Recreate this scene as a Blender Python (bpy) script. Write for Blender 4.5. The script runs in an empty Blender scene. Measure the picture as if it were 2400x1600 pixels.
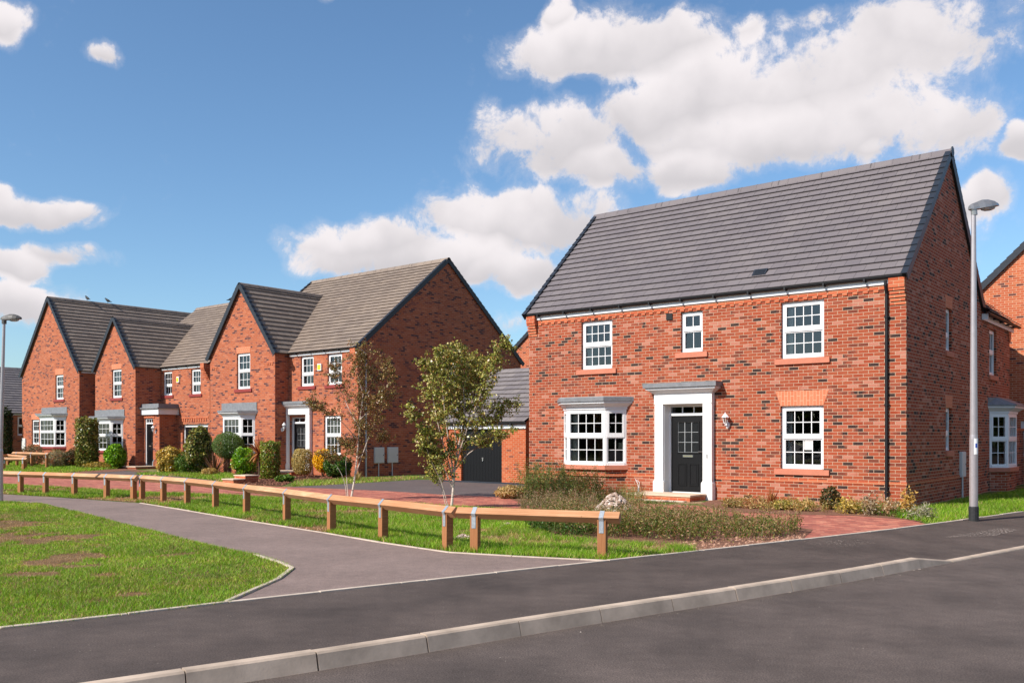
import bpy, math, random
import numpy as np
from mathutils import Vector, Matrix
from mathutils.geometry import tessellate_polygon
R = math.radians
C = bpy.context.scene
random.seed(7); RNG = np.random.default_rng(11)

# ------------------------------------------------------------------ camera, sky, sun, exposure
F, EYE, CX, HY = 2117.0, 1.55, 1200.0, 1022.0      # survey of the site: focal length in px of the 2400 px photo, eye height
cam = bpy.data.objects.new('camera', bpy.data.cameras.new('camera'))
C.collection.objects.link(cam); C.camera = cam
cam.location = (0, 0, EYE); cam.rotation_euler = (R(90), 0, 0)
cam.data.sensor_width = 36; cam.data.lens = F/2400*36
cam.data.shift_y = (HY-800)/2400
cam.data.clip_start = .1; cam.data.clip_end = 2000
C.view_settings.view_transform = 'Standard'; C.view_settings.look = 'None'
C.view_settings.gamma = 1; C.view_settings.exposure = 0.36
SUN_EL = R(38)
HOUSE_ROT = R(-39.27)
# sun 21 degrees to the left of the fronts' normal
sd = Vector((-.835, -.550, 0)).normalized()
sunv = Vector((sd.x*math.cos(SUN_EL), sd.y*math.cos(SUN_EL), math.sin(SUN_EL)))
sun = bpy.data.objects.new('sun', bpy.data.lights.new('sun', 'SUN'))
C.collection.objects.link(sun)
sun.data.energy = 5.0; sun.data.angle = R(.53); sun.data.color = (1, .93, .84)
sun.rotation_euler = sunv.to_track_quat('Z', 'Y').to_euler()

w = bpy.data.worlds.new('World'); C.world = w; w.use_nodes = True
nt = w.node_tree; N = nt.nodes; Lk = nt.links
N.clear()
def nd(t, tree=None, **k):
    n = (tree or nt).nodes.new(t)
    for a, b in k.items(): setattr(n, a, b)
    return n
sky = nd('ShaderNodeTexSky', sky_type='NISHITA', sun_disc=False)
sky.sun_elevation = SUN_EL; sky.sun_rotation = math.atan2(sd.x, sd.y)
sky.air_density = 1.0; sky.dust_density = .6; sky.ozone_density = 2.6
# cloud bank: each soft lobe is (azimuth deg, elevation deg, half width, half height)
def azel(px, py):
    a = math.atan((px-CX)/F); return math.degrees(a), math.degrees(math.atan((HY-py)/F*math.cos(a)))
WISPS = {(245,115),(150,605),(765,-5),(1900,35),(2050,355),(1750,60),(1190,760)}
LOBES = []
for px, py, rx, ry in [(1330,125,130,62),(1510,105,220,85),(1290,40,40,42),(1720,225,240,105),(1960,190,280,125),
    (2150,95,190,90),(2080,290,215,85),(1560,260,160,70),(1750,335,240,70),(1640,395,130,48),(1290,345,190,92),(1410,400,115,58),
    (1230,515,230,85),(860,580,190,55),(1010,615,300,48),(1190,640,130,50),(1750,60,60,40),
    (60,498,140,40),(-60,480,110,44),(150,605,125,28),(20,628,55,34),(40,712,110,40),(1190,760,55,36),(2270,470,70,46),(2410,335,45,40),
    (5,35,55,40),(245,115,44,30),(765,-5,70,26),(2050,355,65,22),(1900,35,80,34)]:
    a, e = azel(px, py); LOBES.append((a, e, rx/37., ry/37., .50 if (px, py) in WISPS else 1.))
grp = bpy.data.node_groups.new('cloud_field', 'ShaderNodeTree')
grp.interface.new_socket('Vector', in_out='INPUT', socket_type='NodeSocketVector')
grp.interface.new_socket('Field', in_out='OUTPUT', socket_type='NodeSocketFloat'); grp.interface.new_socket('Lift', in_out='OUTPUT', socket_type='NodeSocketFloat')
gi = nd('NodeGroupInput', grp); go = nd('NodeGroupOutput', grp)
def gm(op, a, b=None, c=None, clamp=False, tree=grp):
    n = nd('ShaderNodeMath', tree, operation=op, use_clamp=clamp)
    for i, s in enumerate((a, b, c)):
        if s is None: continue
        if hasattr(s, 'links') or hasattr(s, 'is_linked'): tree.links.new(s, n.inputs[i])
        else: n.inputs[i].default_value = s
    return n.outputs[0]
wn = nd('ShaderNodeTexNoise', grp); wn.inputs['Scale'].default_value = 14; wn.inputs['Detail'].default_value = 2; wn.inputs['Roughness'].default_value = .6
grp.links.new(gi.outputs[0], wn.inputs['Vector'])
wv = nd('ShaderNodeVectorMath', grp, operation='MULTIPLY_ADD')
grp.links.new(wn.outputs['Color'], wv.inputs[0]); wv.inputs[1].default_value = (.05,)*3; wv.inputs[2].default_value = (-.025,)*3
wa = nd('ShaderNodeVectorMath', grp, operation='ADD'); grp.links.new(gi.outputs[0], wa.inputs[0]); grp.links.new(wv.outputs[0], wa.inputs[1])
sp = nd('ShaderNodeSeparateXYZ', grp); grp.links.new(wa.outputs[0], sp.inputs[0])
az = gm('MULTIPLY', gm('ARCTAN2', sp.outputs[0], sp.outputs[1]), 57.2958)
el = gm('MULTIPLY', gm('ARCSINE', sp.outputs[2]), 57.2958)
acc = acc2 = None
for a, e, ra, re, pk in LOBES:
    x = gm('DIVIDE', gm('SUBTRACT', az, a), ra); y = gm('DIVIDE', gm('SUBTRACT', el, e), re)
    v = gm('SUBTRACT', pk, gm('MINIMUM', gm('MULTIPLY_ADD', x, x, gm('MULTIPLY', y, y)), 2.2))
    v2 = gm('ADD', v, gm('MULTIPLY_ADD', gm('MINIMUM', gm('MAXIMUM', y, -1.4), 1.4), .9, -.2))     # the same lobe lifted: where it is denser the cloud is in its own shade
    acc = v if acc is None else gm('SMOOTH_MAX', acc, v, .35)
    acc2 = v2 if acc2 is None else gm('MAXIMUM', acc2, v2)
n2 = nd('ShaderNodeTexNoise', grp); n2.inputs['Scale'].default_value = 19; n2.inputs['Detail'].default_value = 9; n2.inputs['Roughness'].default_value = .66; n2.inputs['Distortion'].default_value = .25
grp.links.new(gi.outputs[0], n2.inputs['Vector'])
n3 = nd('ShaderNodeTexNoise', grp); n3.inputs['Scale'].default_value = 3.2; n3.inputs['Detail'].default_value = 1
grp.links.new(gi.outputs[0], n3.inputs['Vector'])
acc = gm('MAXIMUM', acc, gm('SUBTRACT', gm('MULTIPLY', gm('SUBTRACT', n3.outputs['Fac'], .60), 8.), gm('MULTIPLY', gm('LESS_THAN', gm('ABSOLUTE', az), 38.), 9.)))
n4 = nd('ShaderNodeTexNoise', grp); n4.inputs['Scale'].default_value = 7; n4.inputs['Detail'].default_value = 2; grp.links.new(wa.outputs[0], n4.inputs['Vector'])
fld = gm('ADD', gm('MULTIPLY_ADD', acc, .80, .13), gm('ADD', gm('MULTIPLY', gm('SUBTRACT', n2.outputs['Fac'], .5), 2.7), gm('MULTIPLY', gm('SUBTRACT', n4.outputs['Fac'], .5), 1.2)))
grp.links.new(fld, go.inputs[0]); grp.links.new(gm('SUBTRACT', acc2, acc), go.inputs[1])
tc = nd('ShaderNodeTexCoord'); G_ = nd('ShaderNodeGroup'); G_.node_tree = grp; Lk.new(tc.outputs['Generated'], G_.inputs[0])
def wm(op, a, b=None, c=None, clamp=False): return gm(op, a, b, c, clamp, nt)
f0, lift = G_.outputs[0], G_.outputs[1]
def mr(v, a, b, c=0., d=1., typ='SMOOTHSTEP'):
    m = nd('ShaderNodeMapRange', interpolation_type=typ); Lk.new(v, m.inputs[0])
    for i, s in enumerate((a, b, c, d)): m.inputs[i+1].default_value = s
    return m.outputs[0]
alpha = wm('MAXIMUM', mr(f0, -.02, .50), mr(f0, -.35, .45, 0., .28))
nb = nd('ShaderNodeTexNoise'); nb.inputs['Scale'].default_value = 9; nb.inputs['Detail'].default_value = 6; Lk.new(tc.outputs['Generated'], nb.inputs['Vector'])
low = mr(wm('ADD', wm('MULTIPLY', lift, -1.), wm('MULTIPLY_ADD', nb.outputs['Fac'], 3.0, -1.5)), -.75, 1.0)
shade = wm('MULTIPLY', low, mr(f0, -.2, .5))
crm = nd('ShaderNodeValToRGB'); Lk.new(shade, crm.inputs[0])
crm.color_ramp.elements[0].position = .0; crm.color_ramp.elements[0].color = (4.9, 4.62, 4.7, 1)
crm.color_ramp.elements[1].position = 1.0; crm.color_ramp.elements[1].color = (3.45, 3.3, 3.42, 1)
tint = nd('ShaderNodeMix', data_type='RGBA', blend_type='MULTIPLY'); tint.inputs[0].default_value = 1
Lk.new(sky.outputs[0], tint.inputs[6]); tint.inputs[7].default_value = (.64, .765, .83, 1)
mx = nd('ShaderNodeMix', data_type='RGBA'); Lk.new(alpha, mx.inputs[0]); Lk.new(tint.outputs[2], mx.inputs[6]); Lk.new(crm.outputs[0], mx.inputs[7])
bg = nd('ShaderNodeBackground'); bg.inputs[1].default_value = .15; Lk.new(mx.outputs[2], bg.inputs[0])
Lk.new(bg.outputs[0], nd('ShaderNodeOutputWorld').inputs[0])
w.cycles.sampling_method = 'MANUAL'; w.cycles.sample_map_resolution = 512

# ------------------------------------------------------------------ site helpers
def G(px, py, z=0.):                      # survey point of the photo -> point on the ground
    Y = F*(EYE-z)/(py-HY); return Vector(((px-CX)/F*Y, Y, z))
def orgn(px, Y): return Vector(((px-CX)/F*Y, Y, 0))
UU = Vector((math.cos(HOUSE_ROT), math.sin(HOUSE_ROT), 0)); VV = Vector((-UU.y, UU.x, 0))

# ------------------------------------------------------------------ materials
MAT = {}
def S(c):  # sRGB 0-255 to linear
    return tuple(((x/255.)/12.92 if x/255. <= .04045 else ((x/255.+.055)/1.055)**2.4) for x in c)+(1,)
class NB:
    def __init__(s, name, rough=.8, spec=.3):
        s.m = bpy.data.materials.new(name); s.m.use_nodes = True; s.t = s.m.node_tree
        s.b = s.t.nodes['Principled BSDF']; s.b.inputs['Roughness'].default_value = rough
        s.b.inputs['Specular IOR Level'].default_value = spec; MAT[name] = s.m
    def n(s, t, **k): return nd(t, s.t, **k)
    def l(s, a, b): s.t.links.new(a, b)
    def math(s, op, a, b=None, c=None, clamp=False): return gm(op, a, b, c, clamp, s.t)
    def mix(s, f, a, b, blend='MIX'):
        m = s.n('ShaderNodeMix', data_type='RGBA', blend_type=blend)
        for i, v in ((0, f), (6, a), (7, b)):
            if hasattr(v, 'is_linked'): s.l(v, m.inputs[i])
            else: m.inputs[i].default_value = v
        return m.outputs[2]
    def noise(s, scale, detail=4, rough=.55, vec=None, dist=0):
        n = s.n('ShaderNodeTexNoise'); n.inputs['Scale'].default_value = scale; n.inputs['Detail'].default_value = detail
        n.inputs['Roughness'].default_value = rough; n.inputs['Distortion'].default_value = dist
        s.l(vec or s.pos(), n.inputs['Vector']); return n.outputs['Fac']
    def pos(s):
        if not hasattr(s, '_p'): s._p = s.n('ShaderNodeTexCoord')
        return s._p.outputs['Object']
    def uv(s):
        if not hasattr(s, '_u'): s._u = s.n('ShaderNodeUVMap'); s._u.uv_map = 'UVMap'
        return s._u.outputs[0]
    def rng(s, v, a, b, c=0., d=1., typ='LINEAR'):
        m = s.n('ShaderNodeMapRange', interpolation_type=typ); s.l(v, m.inputs[0])
        for i, q in enumerate((a, b, c, d)): m.inputs[i+1].default_value = q
        return m.outputs[0]
    def ramp(s, v, stops, const=False):
        r = s.n('ShaderNodeValToRGB'); s.l(v, r.inputs[0]); r.color_ramp.interpolation = 'CONSTANT' if const else 'LINEAR'
        e = r.color_ramp.elements
        while len(e) < len(stops): e.new(.5)
        for i, (p, c) in enumerate(stops): e[i].position = p; e[i].color = c
        return r.outputs[0]
    def col(s, c):
        if hasattr(c, 'is_linked'): s.l(c, s.b.inputs['Base Color'])
        else: s.b.inputs['Base Color'].default_value = c
        return s
    def bump(s, h, dist=.01, st=1.):
        b = s.n('ShaderNodeBump'); b.inputs['Distance'].default_value = dist; b.inputs['Strength'].default_value = st
        s.l(h, b.inputs['Height']); s.l(b.outputs[0], s.b.inputs['Normal']); return s

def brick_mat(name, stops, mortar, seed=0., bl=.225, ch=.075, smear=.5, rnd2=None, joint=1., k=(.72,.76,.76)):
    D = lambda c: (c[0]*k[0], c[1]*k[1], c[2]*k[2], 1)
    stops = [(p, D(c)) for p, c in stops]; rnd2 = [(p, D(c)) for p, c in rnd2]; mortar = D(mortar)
    m = NB(name, .85, .25)
    sx = m.n('ShaderNodeSeparateXYZ'); m.l(m.uv(), sx.inputs[0])
    v = m.math('DIVIDE', sx.outputs[1], ch); row = m.math('FLOOR', v)
    sh = m.math('MULTIPLY', m.math('FLOORED_MODULO', row, 2.), .5)
    u = m.math('ADD', m.math('DIVIDE', sx.outputs[0], bl), sh); colm = m.math('FLOOR', u)
    fu = m.math('SUBTRACT', u, colm); fv = m.math('SUBTRACT', v, row)
    cb = m.n('ShaderNodeCombineXYZ'); m.l(colm, cb.inputs[0]); m.l(row, cb.inputs[1]); cb.inputs[2].default_value = seed
    wn = m.n('ShaderNodeTexWhiteNoise', noise_dimensions='3D'); m.l(cb.outputs[0], wn.inputs['Vector'])
    sc = m.n('ShaderNodeSeparateColor'); m.l(wn.outputs['Color'], sc.inputs[0])
    base = m.ramp(wn.outputs['Value'], stops, True)
    plain = m.ramp(sc.outputs[0], rnd2, False)
    # some bricks are only part burnt or sanded
    gr = m.math('MULTIPLY_ADD', fu, m.math('SUBTRACT', m.math('MULTIPLY', m.math('GREATER_THAN', sc.outputs[1], .5), 2.), 1.), m.math('SUBTRACT', 1., m.math('GREATER_THAN', sc.outputs[1], .5)))
    gr = m.math('ADD', gr, m.math('MULTIPLY_ADD', m.noise(22, 2, .5, m.uv()), 1.2, -.6))
    part = m.rng(m.math('ADD', gr, m.math('MULTIPLY_ADD', sc.outputs[2], 2.4, -1.)), .2, .7)
    bc = m.mix(m.math('ADD', m.math('MULTIPLY', part, smear), 1.-smear), plain, base)
    nz = m.noise(70, 3, .6, m.uv())
    bc = m.mix(.45, bc, m.mix(nz, (.62,.62,.62,1), (1.35,1.3,1.28,1)), 'MULTIPLY')
    big = m.noise(.45, 3, .6, m.uv())
    bc = m.mix(1., bc, m.mix(m.rng(big, .3, .7), (.9,.9,.92,1), (1.06,1.05,1.02,1)), 'MULTIPLY')
    wob = m.math('MULTIPLY_ADD', m.noise(60, 2, .5, m.uv()), .05, -.025)
    du = m.math('MINIMUM', fu, m.math('SUBTRACT', 1., fu)); dv = m.math('MINIMUM', fv, m.math('SUBTRACT', 1., fv))
    mo = m.math('MAXIMUM', m.math('LESS_THAN', m.math('ADD', du, m.math('MULTIPLY', wob, .4)), .025*joint), m.math('LESS_THAN', m.math('ADD', dv, wob), .074*joint))
    mc = m.mix(m.noise(9, 3, .6, m.uv()), tuple(x*.85 for x in mortar[:3])+(1,), mortar)
    m.col(m.mix(mo, bc, mc))
    m.bump(m.math('ADD', m.math('MULTIPLY', mo, -1.), m.math('MULTIPLY', nz, .5)), .006, .8)
    return m
brick_mat('brick_main', [(0, S((188,92,62))), (.50, S((212,136,116))), (.61, S((140,70,54))), (.76, S((74,52,50))), (.93, S((178,76,48)))],
    S((240,202,176)), 1., k=(.635,.665,.63), joint=.88, smear=.75, rnd2=[(0, S((176,76,50))), (.5, S((193,90,62))), (1, S((200,104,78)))])
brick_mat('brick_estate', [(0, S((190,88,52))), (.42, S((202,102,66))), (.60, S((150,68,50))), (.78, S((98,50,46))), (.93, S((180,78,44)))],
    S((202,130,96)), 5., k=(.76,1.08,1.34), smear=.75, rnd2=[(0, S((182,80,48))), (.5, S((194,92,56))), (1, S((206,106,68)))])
brick_mat('brick_garage', [(0, S((196,90,50))), (.6, S((206,106,66))), (.80, S((140,66,50))), (.88, S((190,84,46)))],
    S((222,168,130)), 9., k=(.80,.92,.98), smear=.7, ch=.066, bl=.2, rnd2=[(0, S((188,82,46))), (1, S((208,104,62)))])
brick_mat('brick_neighbour', [(0, S((198,96,60))), (.6, S((208,116,78))), (.76, S((110,58,50))), (.86, S((196,96,56)))],
    S((236,184,150)), 3., k=(.80,.92,.98), smear=.7, rnd2=[(0, S((190,86,52))), (1, S((212,112,70)))])
brick_mat('brick_red_trim', [(0, S((196,86,56))), (.5, S((208,100,66)))], S((224,156,120)), 2., k=(.80,1.05,1.1), smear=.6, rnd2=[(0, S((192,82,50))), (1, S((206,98,62)))])
m = brick_mat('block_paving', [(0, S((150,86,76))), (.35, S((172,104,90))), (.6, S((132,78,72))), (.82, S((182,122,104)))], S((128,92,82)), 4., k=(1.28,1.26,1.16), bl=.2, ch=.1, smear=.5, rnd2=[(0, S((150,88,78))), (1, S((170,106,92)))], joint=.6)

def arch_mat(name, c1, c2, mort, wdt=.075, hgt=.225):
    m = NB(name, .85, .25); sx = m.n('ShaderNodeSeparateXYZ'); m.l(m.uv(), sx.inputs[0])
    u = m.math('DIVIDE', sx.outputs[0], wdt); cl = m.math('FLOOR', u); fu = m.math('SUBTRACT', u, cl)
    v = m.math('ADD', m.math('DIVIDE', sx.outputs[1], hgt), m.math('MULTIPLY', m.math('FLOORED_MODULO', cl, 2.), .5)); fv = m.math('FRACT', v)
    wn = m.n('ShaderNodeTexWhiteNoise', noise_dimensions='1D'); m.l(cl, wn.inputs['W'])
    mo = m.math('MAXIMUM', m.math('LESS_THAN', fu, .12), m.math('LESS_THAN', fv, .05))
    m.col(m.mix(mo, m.mix(wn.outputs['Value'], c1, c2), mort)); return m
arch_mat('arch_brick', S((192,110,78)), S((200,120,88)), S((214,160,130)))

def plain(name, c, rough=.6, spec=.4, var=.12, scale=6, metal=0, bump=0, bscale=60):
    m = NB(name, rough, spec); c2 = tuple(x*(1-var) for x in c[:3])+(1,)
    m.col(m.mix(m.rng(m.noise(scale, 5, .6), .3, .7), c2, c)); m.b.inputs['Metallic'].default_value = metal
    if bump: m.bump(m.noise(bscale, 4, .6), bump)
    return m
plain('upvc_white', (.80,.80,.80,1), .35, .5, .03, 3)
plain('white_paint', (.82,.81,.79,1), .45, .4, .04, 3)
plain('fascia_white', (.72,.73,.75,1), .4, .4, .08, 3)
plain('black_plastic', (.010,.010,.012,1), .55, .3, .1)
plain('verge_plastic', (.024,.030,.042,1), .5, .4, .2, 4)
plain('lead_grey', S((128,130,134)), .55, .4, .3, 7, bump=.004, bscale=14)
plain('sill_terracotta', S((193,122,98)), .8, .2, .12, 9, bump=.002)
plain('sill_oxblood', S((140,58,54)), .7, .3, .12, 9)
plain('door_black', (.007,.007,.008,1), .45, .25, .25, 30)
plain('chrome', (.62,.62,.64,1), .25, .5, .05, 4, metal=.9)
plain('came', (.45,.46,.47,1), .4, .5, .05, 4, metal=.4)
plain('brass', (.6,.55,.35,1), .3, .5, .05, 4, metal=.8)
plain('step_slab', S((214,190,166)), .85, .2, .14, 9, bump=.002)
plain('edging', S((214,196,178)), .9, .2, .3, 5, bump=.002)
plain('meter_white', (.62,.62,.60,1), .5, .4, .08, 5)
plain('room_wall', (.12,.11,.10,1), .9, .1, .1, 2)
plain('curtain', (.62,.58,.53,1), .9, .1, .25, 6)
plain('blind_fabric', (.72,.66,.56,1), .9, .1, .15, 9)
plain('galvanised', (.50,.54,.58,1), .42, .5, .3, 40, metal=.55)
plain('lamp_metal', S((176,172,168)), .34, .5, .1, 12, metal=.75)
plain('pole_metal', S((182,174,174)), .38, .5, .12, 9, metal=.55)
plain('pole_base', (.03,.03,.032,1), .6, .4, .5, 30)
plain('paper', (.8,.8,.78,1), .7, .2, .02)
plain('sticker_blue', (.03,.08,.4,1), .5, .3, .05)
plain('alarm_yellow', (.85,.62,.02,1), .5, .4, .05)
plain('bird_black', (.012,.012,.014,1), .6, .3, .2)
plain('soil', S((138,100,82)), .95, .1, .35, 5, bump=.03, bscale=18)
plain('bark_mulch', S((108,74,60)), .95, .1, .5, 20, bump=.04, bscale=30)
plain('rubble', S((166,142,126)), .95, .1, .3, 12, bump=.01, bscale=40)
plain('stem_brown', (.10,.065,.045,1), .9, .1, .3, 20)
m = NB('lamp_glass', .1, .5); m.col((.8,.8,.8,1)); m.b.inputs['Transmission Weight'].default_value = .6; m.b.inputs['Alpha'].default_value = 1

# window pane: clear glass that reflects at its fresnel rate
m = NB('pane', .03, .5); t = m.t
gl = m.n('ShaderNodeBsdfGlossy'); gl.inputs['Roughness'].default_value = .015; gl.inputs['Color'].default_value = (.95,.97,1,1)
tr = m.n('ShaderNodeBsdfTransparent'); tr.inputs['Color'].default_value = (.80,.84,.85,1)
fr = m.n('ShaderNodeFresnel'); fr.inputs['IOR'].default_value = 1.75
ms = m.n('ShaderNodeMixShader'); m.l(fr.outputs[0], ms.inputs[0]); m.l(tr.outputs[0], ms.inputs[1]); m.l(gl.outputs[0], ms.inputs[2])
m.l(ms.outputs[0], t.nodes['Material Output'].inputs[0])
bp = m.n('ShaderNodeBump'); bp.inputs['Distance'].default_value = .02; bp.inputs['Strength'].default_value = .12
m.l(m.noise(1.6, 2, .5), bp.inputs['Height']); m.l(bp.outputs[0], gl.inputs['Normal'])

plain('door_glass', (.02,.022,.024,1), .12, .35, .3, 20)
def tile_mat(name, c, c2, tw=.33):
    m = NB(name, .7, .3); sx = m.n('ShaderNodeSeparateXYZ'); m.l(m.uv(), sx.inputs[0])
    row = m.math('FLOOR', m.math('ADD', sx.outputs[1], .001))
    u = m.math('ADD', m.math('DIVIDE', sx.outputs[0], tw), m.math('MULTIPLY', m.math('FLOORED_MODULO', row, 2.), .5)); cl = m.math('FLOOR', u)
    cb = m.n('ShaderNodeCombineXYZ'); m.l(cl, cb.inputs[0]); m.l(row, cb.inputs[1])
    wn = m.n('ShaderNodeTexWhiteNoise', noise_dimensions='3D'); m.l(cb.outputs[0], wn.inputs['Vector'])
    b = m.mix(wn.outputs['Value'], c, c2)
    b = m.mix(.6, b, m.mix(m.noise(35, 4, .65), (.7,.7,.7,1), (1.25,1.25,1.22,1)), 'MULTIPLY')
    b = m.mix(1., b, m.mix(m.rng(m.noise(.7, 4, .6), .3, .7), (.88,.88,.9,1), (1.06,1.05,1.03,1)), 'MULTIPLY')
    j = m.math('LESS_THAN', m.math('FRACT', u), .022)
    m.col(m.mix(m.math('MULTIPLY', j, .6), b, (.04,.037,.038,1))); m.bump(m.math('MULTIPLY', j, -1.), .01); return m
tile_mat('roof_tile_grey', S((109,102,105)), S((116,109,111)))
tile_mat('roof_tile_weathered', S((124,110,100)), S((140,125,113)))
tile_mat('roof_tile_garage', S((114,108,110)), S((130,123,122)))

def asphalt(name, c, sp=.5, patch=.25, spk=.0):
    m = NB(name, .85, .3); n1 = m.noise(75, 4, .8); n2 = m.noise(.9, 5, .6); n3 = m.noise(7, 4, .6)
    b = m.mix(m.rng(n1, .35, .65), tuple(x*(1-sp) for x in c[:3])+(1,), tuple(x*(1+sp) for x in c[:3])+(1,))
    b = m.mix(1., b, m.mix(m.rng(n2, .3, .7), (1-patch,)*3+(1,), (1+patch,)*3+(1,)), 'MULTIPLY')
    b = m.mix(.5, b, m.mix(m.rng(n3, .3, .7), (.78,)*3+(1,), (1.22,)*3+(1,)), 'MULTIPLY')
    vo = m.n('ShaderNodeTexVoronoi'); vo.inputs['Scale'].default_value = 16; m.l(m.pos(), vo.inputs['Vector'])
    dust = m.math('MULTIPLY', m.math('LESS_THAN', vo.outputs['Distance'], .09), m.math('GREATER_THAN', m.noise(2.2, 3, .6), .56))
    b = m.mix(m.math('MULTIPLY', dust, spk), b, S((190,176,164)))
    m.col(b); m.bump(n1, .004, .7); return m
asphalt('asphalt_road', (.100,.077,.066), .62, .30, .25)
asphalt('asphalt_pavement', (.084,.063,.053), .55, .32, .3)
asphalt('asphalt_path', (.228,.165,.142), .34, .13, .15)
asphalt('asphalt_drive', (.12,.095,.09), .2, .1, .2)
plain('kerb_concrete', (.62,.485,.375,1), .9, .2, .45, 2.2, bump=.0012, bscale=50)

# timber with grain along the piece
m = NB('timber', .8, .25); mp = m.n('ShaderNodeMapping'); mp.inputs['Scale'].default_value = (1, 1, 1); m.l(m.uv(), mp.inputs[0])
st = m.n('ShaderNodeMapping'); st.inputs['Scale'].default_value = (1.2, 28, 1); m.l(m.uv(), st.inputs[0])
g1 = m.noise(1.6, 5, .65, st.outputs[0], .6); g2 = m.noise(1.3, 3, .6, m.uv()); oi = m.n('ShaderNodeObjectInfo')
cc = m.ramp(g1, [(.2, S((146,104,72))), (.45, S((198,152,114))), (.75, S((226,190,152)))])
cc = m.mix(m.rng(g2, .35, .7), cc, m.mix(.5, cc, S((140,84,48))))
cc = m.mix(m.math('MULTIPLY', oi.outputs['Random'], .55), cc, S((166,110,72)))
vo = m.n('ShaderNodeTexVoronoi'); vo.inputs['Scale'].default_value = 3.2; m.l(m.uv(), vo.inputs['Vector'])
m.col(m.mix(m.rng(vo.outputs['Distance'], .02, .05, 1, 0), cc, S((84,46,26)))); m.bump(g1, .003, .5)

pm = MAT['timber'].copy(); pm.name = 'timber_post'; MAT['timber_post'] = pm
for r_ in [q for q in pm.node_tree.nodes if q.type == 'VALTORGB']:
    for e_, c_ in zip(r_.color_ramp.elements, ((106,68,44), (150,102,66), (178,128,88))): e_.color = S(c_)
def leaf_mat(name, trans=.35, rough=.5):
    m = NB(name, rough, .35); at = m.n('ShaderNodeAttribute'); at.attribute_name = 'Col'; m.l(at.outputs['Color'], m.b.inputs['Base Color'])
    tl = m.n('ShaderNodeBsdfTranslucent'); m.l(m.mix(1., at.outputs['Color'], (1.25,1.15,.5,1), 'MULTIPLY'), tl.inputs[0])
    ms = m.n('ShaderNodeMixShader'); ms.inputs[0].default_value = trans
    m.l(m.b.outputs[0], ms.inputs[1]); m.l(tl.outputs[0], ms.inputs[2]); m.l(ms.outputs[0], m.t.nodes['Material Output'].inputs[0])
leaf_mat('leaf'); leaf_mat('leaf_glossy', .2, .32); leaf_mat('blade', .35, .55)
# birch bark
m = NB('birch_bark', .7, .3); mp = m.n('ShaderNodeMapping'); mp.inputs['Scale'].default_value = (6, 6, 30); m.l(m.pos(), mp.inputs[0])
m.col(m.mix(m.rng(m.noise(1.2, 3, .6, mp.outputs[0]), .56, .66), m.mix(m.noise(6), S((186,164,150)), S((224,208,194))), S((96,70,60))))
plain('twig', S((104,72,58)), .8, .2, .3, 9)
# turf under the blades: green with dry, trodden patches
def turf(name, dry=.5):
    m = NB(name, .95, .1); n1 = m.noise(1.1, 6, .65); n2 = m.noise(30, 3, .7)
    g = m.mix(n2, S((62,84,30)), S((104,120,52))); d = m.mix(n2, S((132,104,82)), S((178,150,122)))
    m.col(m.mix(m.rng(n1, dry, dry+.1), g, d)); m.bump(n2, .02)
turf('turf', .54); turf('turf_rough', .5)

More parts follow.
